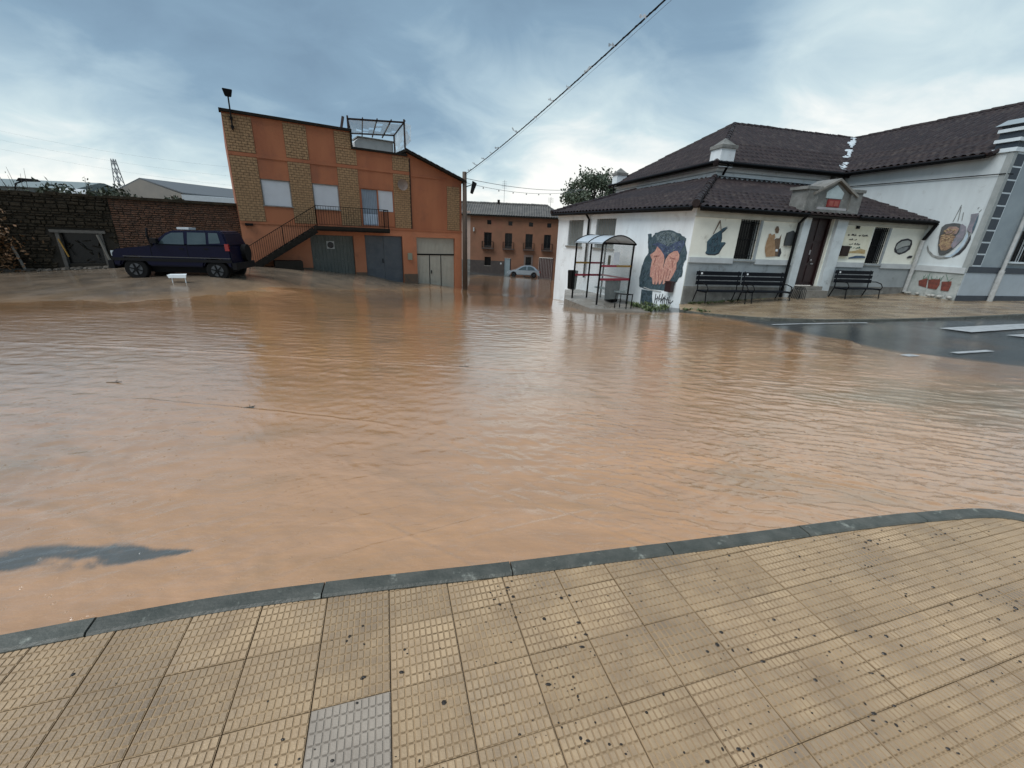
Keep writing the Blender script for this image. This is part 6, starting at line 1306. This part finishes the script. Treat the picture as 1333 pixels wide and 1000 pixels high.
tree('broadleaf_tree', (8.0, 49.5, -2.6), 11, (0, 8.6, 3.0, 2.5), 10000, .17, M_leaf, 'round dark leafed tree standing behind the low tiled roof of the hall', seed=4)
hx = empty('hedge', (-27, 27, -.5), 'uneven dark hedge showing over the left end of the yard wall', 'hedge')
V = []; F = []
rg = np.random.default_rng(9); n = 16000
u = rg.uniform(-30, 16, n); HF = Fr((-26, 24.5), 62)
hh = 3.05 + .22 * np.sin(u * .9) + .25 * np.sin(u * 2.3 + 1) + .15 * rg.normal(size=n) - np.clip((u - 5.5) * .35, 0, 1.2) ; z = .9 + (hh - .9) * rg.random(n) ** .45; nn_ = rg.normal(size=n) * .5
P = np.c_[HF.P.x + HF.D.x * u + HF.n.x * nn_, HF.P.y + HF.D.y * u + HF.n.y * nn_, z]
A_ = rg.normal(size=(n, 3)); A_ /= np.linalg.norm(A_, axis=1)[:, None]; B_ = np.cross(A_, rg.normal(size=(n, 3))); B_ /= np.linalg.norm(B_, axis=1)[:, None]; s_ = .13 * rg.uniform(.6, 1.3, (n, 1))
npmesh('foliage', np.stack([P - A_ * s_, P - B_ * s_ * .5, P + A_ * s_, P + B_ * s_ * .5], 1).reshape(-1, 3), np.arange(4 * n).reshape(n, 4), M_leaf2, hx, smooth=False)
def sprig(base, h, label, seed, leaf=.09, n=70):
    rg = random.Random(seed); base = Vector(base); t = empty('bush', base, label, 'bush', 'tall sprigs over the yard wall'); b = MB(); V = []; F = []
    for i in range(9):
        a = rg.uniform(0, 6.28); e_ = base + Vector((math.cos(a) * h * .28 * rg.random(), math.sin(a) * h * .28 * rg.random(), h * rg.uniform(.6, 1))); m_ = base.lerp(e_, .5) + Vector((rg.gauss(0, .08), rg.gauss(0, .08), 0)); b.tube([base, m_, e_], [.03, .02, .006], 5)
        for k_ in range(n // 9 + 2):
            p = m_.lerp(e_, rg.random() * 1.0) + Vector((rg.gauss(0, .07), rg.gauss(0, .07), rg.gauss(0, .05))); d = Vector((rg.gauss(0, 1), rg.gauss(0, 1), rg.gauss(0, 1))).normalized() * leaf; e2 = d.orthogonal().normalized() * leaf * .45; k0 = len(V); V += [tuple(p - d - base), tuple(p - e2 - base), tuple(p + d - base), tuple(p + e2 - base)]; F.append((k0, k0 + 1, k0 + 2, k0 + 3))
    b.build('stem', M_bark, t); me = bpy.data.meshes.new('leaves'); me.from_pydata(V, [], F); me.materials.append(M_leaf2); o = bpy.data.objects.new('leaves', me); COL.objects.link(o); o.parent = t
sprig((-26.3, 27.2, 1.2), 3.0, 'taller sprig over the yard wall, left one of the pair', 1); sprig((-25.3, 27.6, 1.2), 2.9, 'taller sprig over the yard wall, right one of the pair', 2)
sprig((-29.3, 26.0, 1.4), 3.1, 'thin bare sprig over the yard wall near the round hedge top', 3, .05, 30)
sprig((-20.5, 25.5, .8), 2.0, 'low scrub over the yard wall below the grey warehouse', 5, .1, 120)
# autumn bush at the left edge
t = empty('bush', (-20.9, 16.3, -.6), 'rusty brown bush in front of the rubble wall at the left edge', 'bush')
rg = np.random.default_rng(12); n = 2600; P = np.array([-21.6, 16.9, .55]) + rg.normal(size=(n, 3)) * np.array([.55, .5, .62]); P[:, 2] = np.maximum(P[:, 2], -.6)
A_ = rg.normal(size=(n, 3)); A_ /= np.linalg.norm(A_, axis=1)[:, None]; B_ = np.cross(A_, rg.normal(size=(n, 3))); B_ /= np.linalg.norm(B_, axis=1)[:, None]; s_ = .07 * rg.uniform(.6, 1.3, (n, 1))
npmesh('foliage', np.stack([P - A_ * s_, P - B_ * s_ * .5, P + A_ * s_, P + B_ * s_ * .5], 1).reshape(-1, 3), np.arange(4 * n).reshape(n, 4), mat('rusty_leaf', (.16, .07, .02), .7, (.085, .05, .02), 2.5, .95), t, smooth=False)
MB().tube([(-21.5, 16.8, -.8), (-21.4, 16.9, .4)], .05).build('stem', M_bark, t)
# hill
xs = np.linspace(-900, -150, 90); ys = np.linspace(300, 620, 20); X, Y = np.meshgrid(xs, ys); Z = 27 * np.exp(-((X + 520) / 210) ** 2) * np.sin(np.pi * np.clip((Y - 300) / 320, 0, 1)) + 2.5 * fbm(X * .02, Y * .02, 4) - 3
k = (np.meshgrid(np.arange(89), np.arange(19))[1] * 90 + np.meshgrid(np.arange(89), np.arange(19))[0]).ravel(); F = np.c_[k, k + 1, k + 91, k + 90]
o = npmesh('hill', np.c_[X.ravel(), Y.ravel(), Z.ravel()], F, mat('far_hill_scrub', (.10, .14, .15), .9, (.075, .105, .11), .02, .9)); o['kind'] = 'structure'
# warehouse: gable end towards us
WHa = Vector((-86.5, 96.6, 0)); t = empty('warehouse', (-80, 100, -2), 'grey gabled warehouse roof rising behind the yard wall', 'warehouse')
g0, g1 = Vector((-86.8, 96.0, 0)), Vector((-74.5, 98.0, 0)); dp = Vector((8, 24, 0)); z1_ = 7.4; za = 9.9
md = (g0 + g1) / 2 + Vector((-1.3, -.2, 0)); b = MB()
v = lambda p, z: Vector((p.x, p.y, z))
b.add([v(g0, -3), v(g1, -3), v(g1, z1_), v(md, za), v(g0, z1_), v(g0 + dp, -3), v(g1 + dp, -3), v(g1 + dp, z1_), v(md + dp, za), v(g0 + dp, z1_)], [(0, 1, 2, 3, 4), (1, 6, 7, 2), (0, 4, 9, 5), (5, 9, 8, 7, 6)]); b.build('wall', mat('warehouse_block', (.26, .235, .20), .8, (.20, .19, .17), .3, .8), t)
b = MB(); up_ = Vector((0, 0, .25)); b.hexa([v(md, za), v(g1, z1_) + (g1 - md) * .06, v(g1 + dp, z1_) + (g1 - md) * .06, v(md + dp, za), v(md, za) + up_, v(g1, z1_) + (g1 - md) * .06 + up_, v(g1 + dp, z1_) + (g1 - md) * .06 + up_, v(md + dp, za) + up_]).hexa([v(g0, z1_), v(md, za), v(md + dp, za), v(g0 + dp, z1_), v(g0, z1_) + up_, v(md, za) + up_, v(md + dp, za) + up_, v(g0 + dp, z1_) + up_]); b.build('roof', mat('sheet_roof_grey', (.12, .13, .135), .6), t)
MB().hexa([v(g1, 5.2), v(g1 + Vector((22, 6, 0)), 5.0), v(g1 + Vector((24, 12, 0)), 5.0), v(g1 + Vector((0, 8, 0)), 5.2), v(g1, 7.3), v(g1 + Vector((22, 6, 0)), 6.7), v(g1 + Vector((24, 12, 0)), 6.9), v(g1 + Vector((0, 8, 0)), 7.6)]).build('lean_to', mat('pale_sheet', (.42, .46, .48), .5), t)
t = empty('farm_shed', (-110, 92, -2), 'pale low shed with a round white end half hidden by the hedge', 'shed')
MB().box(ID, -118, -92, 92, 104, -2, 7.0).build('wall', mat('shed_grey', (.16, .185, .19), .7), t); MB().hexa([(-119, 91, 7), (-91, 91, 7), (-91, 105, 7), (-119, 105, 7), (-119, 97, 8.8), (-91, 97, 8.8), (-91, 98, 8.8), (-119, 98, 8.8)]).build('roof', mat('shed_roof_grey', (.17, .21, .21), .7), t)
b = MB().tube([(-60.5, 58.0, 4.0), (-58.5, 60.0, 4.0)], 1.25, 20); o = b.build('water_tank', mat('white_tank', (.5, .52, .52), .5)); tag(o, 'white round tank end peeping over the hedge', 'tank')
t = empty('lattice_mast', (-173, 193, -3), 'distant tapering steel lattice mast', 'mast'); b = MB(); H0, H1 = -3, 25.5
def cor(i, z): f = (z - H0) / (H1 - H0); r = 2.4 * (1 - f) + .5 * f; return Vector((-174.5 + r * (1, 1, -1, -1)[i], 195 + r * (1, -1, -1, 1)[i], z))
for i in range(4):
    b.bar(cor(i, H0), cor(i, H1), .22)
    for k_ in range(9): z0 = H0 + (H1 - H0) * k_ / 9; z1 = H0 + (H1 - H0) * (k_ + 1) / 9; b.bar(cor(i, z0), cor((i + 1) % 4, z1), .14); b.bar(cor((i + 1) % 4, z0), cor(i, z1), .14)
b.build('lattice', mat('mast_steel', (.20, .22, .23), .6), t)
t = empty('street_lamp', (-36.4, 32.3, -.5), 'street lamp head above the left end of the yard wall', 'street lamp')
MB().tube([(-36.6, 32.2, -.5), (-36.6, 32.2, 3.4), (-36.35, 32.2, 3.85), (-35.9, 32.3, 4.02)], .05).build('post', M_dark, t); MB().hexa([(-36.2, 32.1, 4.0), (-35.0, 32.4, 4.05), (-35.0, 32.7, 4.05), (-36.2, 32.5, 4.0), (-36.0, 32.15, 4.22), (-35.1, 32.4, 4.2), (-35.1, 32.6, 4.2), (-36.0, 32.45, 4.22)]).build('lamp_head', M_dark, t)
# floating debris
def debris(x, y, a, L_, label):
    z = t1(x, y) + .075 + .012; b = MB(); d = Vector((math.cos(a), math.sin(a), 0)); c = Vector((x, y, z)); b.tube([c - d * L_, c, c + d * L_ * .8 + Vector((0, 0, .01))], [.006, .009, .005], 6).tube([c, c + Vector((-d.y, d.x, .3)) * L_ * .5], .004, 5).ball(c + d * .02, .016, 6, (1.6, 1, .5))
    o = b.build('floating_twig', mat('wet_twig', (.05, .038, .022), .5)); tag(o, label, 'twig', 'twigs drifting on the flood')
debris(-5.06, 4.85, .1, .10, 'broken twig drifting on the flood, leftmost of the three'); debris(-2.97, 4.25, .4, .07, 'small twig drifting at the tip of a long ripple, middle of the three'); debris(-.8, 6.5, -.1, .09, 'small twig drifting below the utility pole, rightmost of the three')
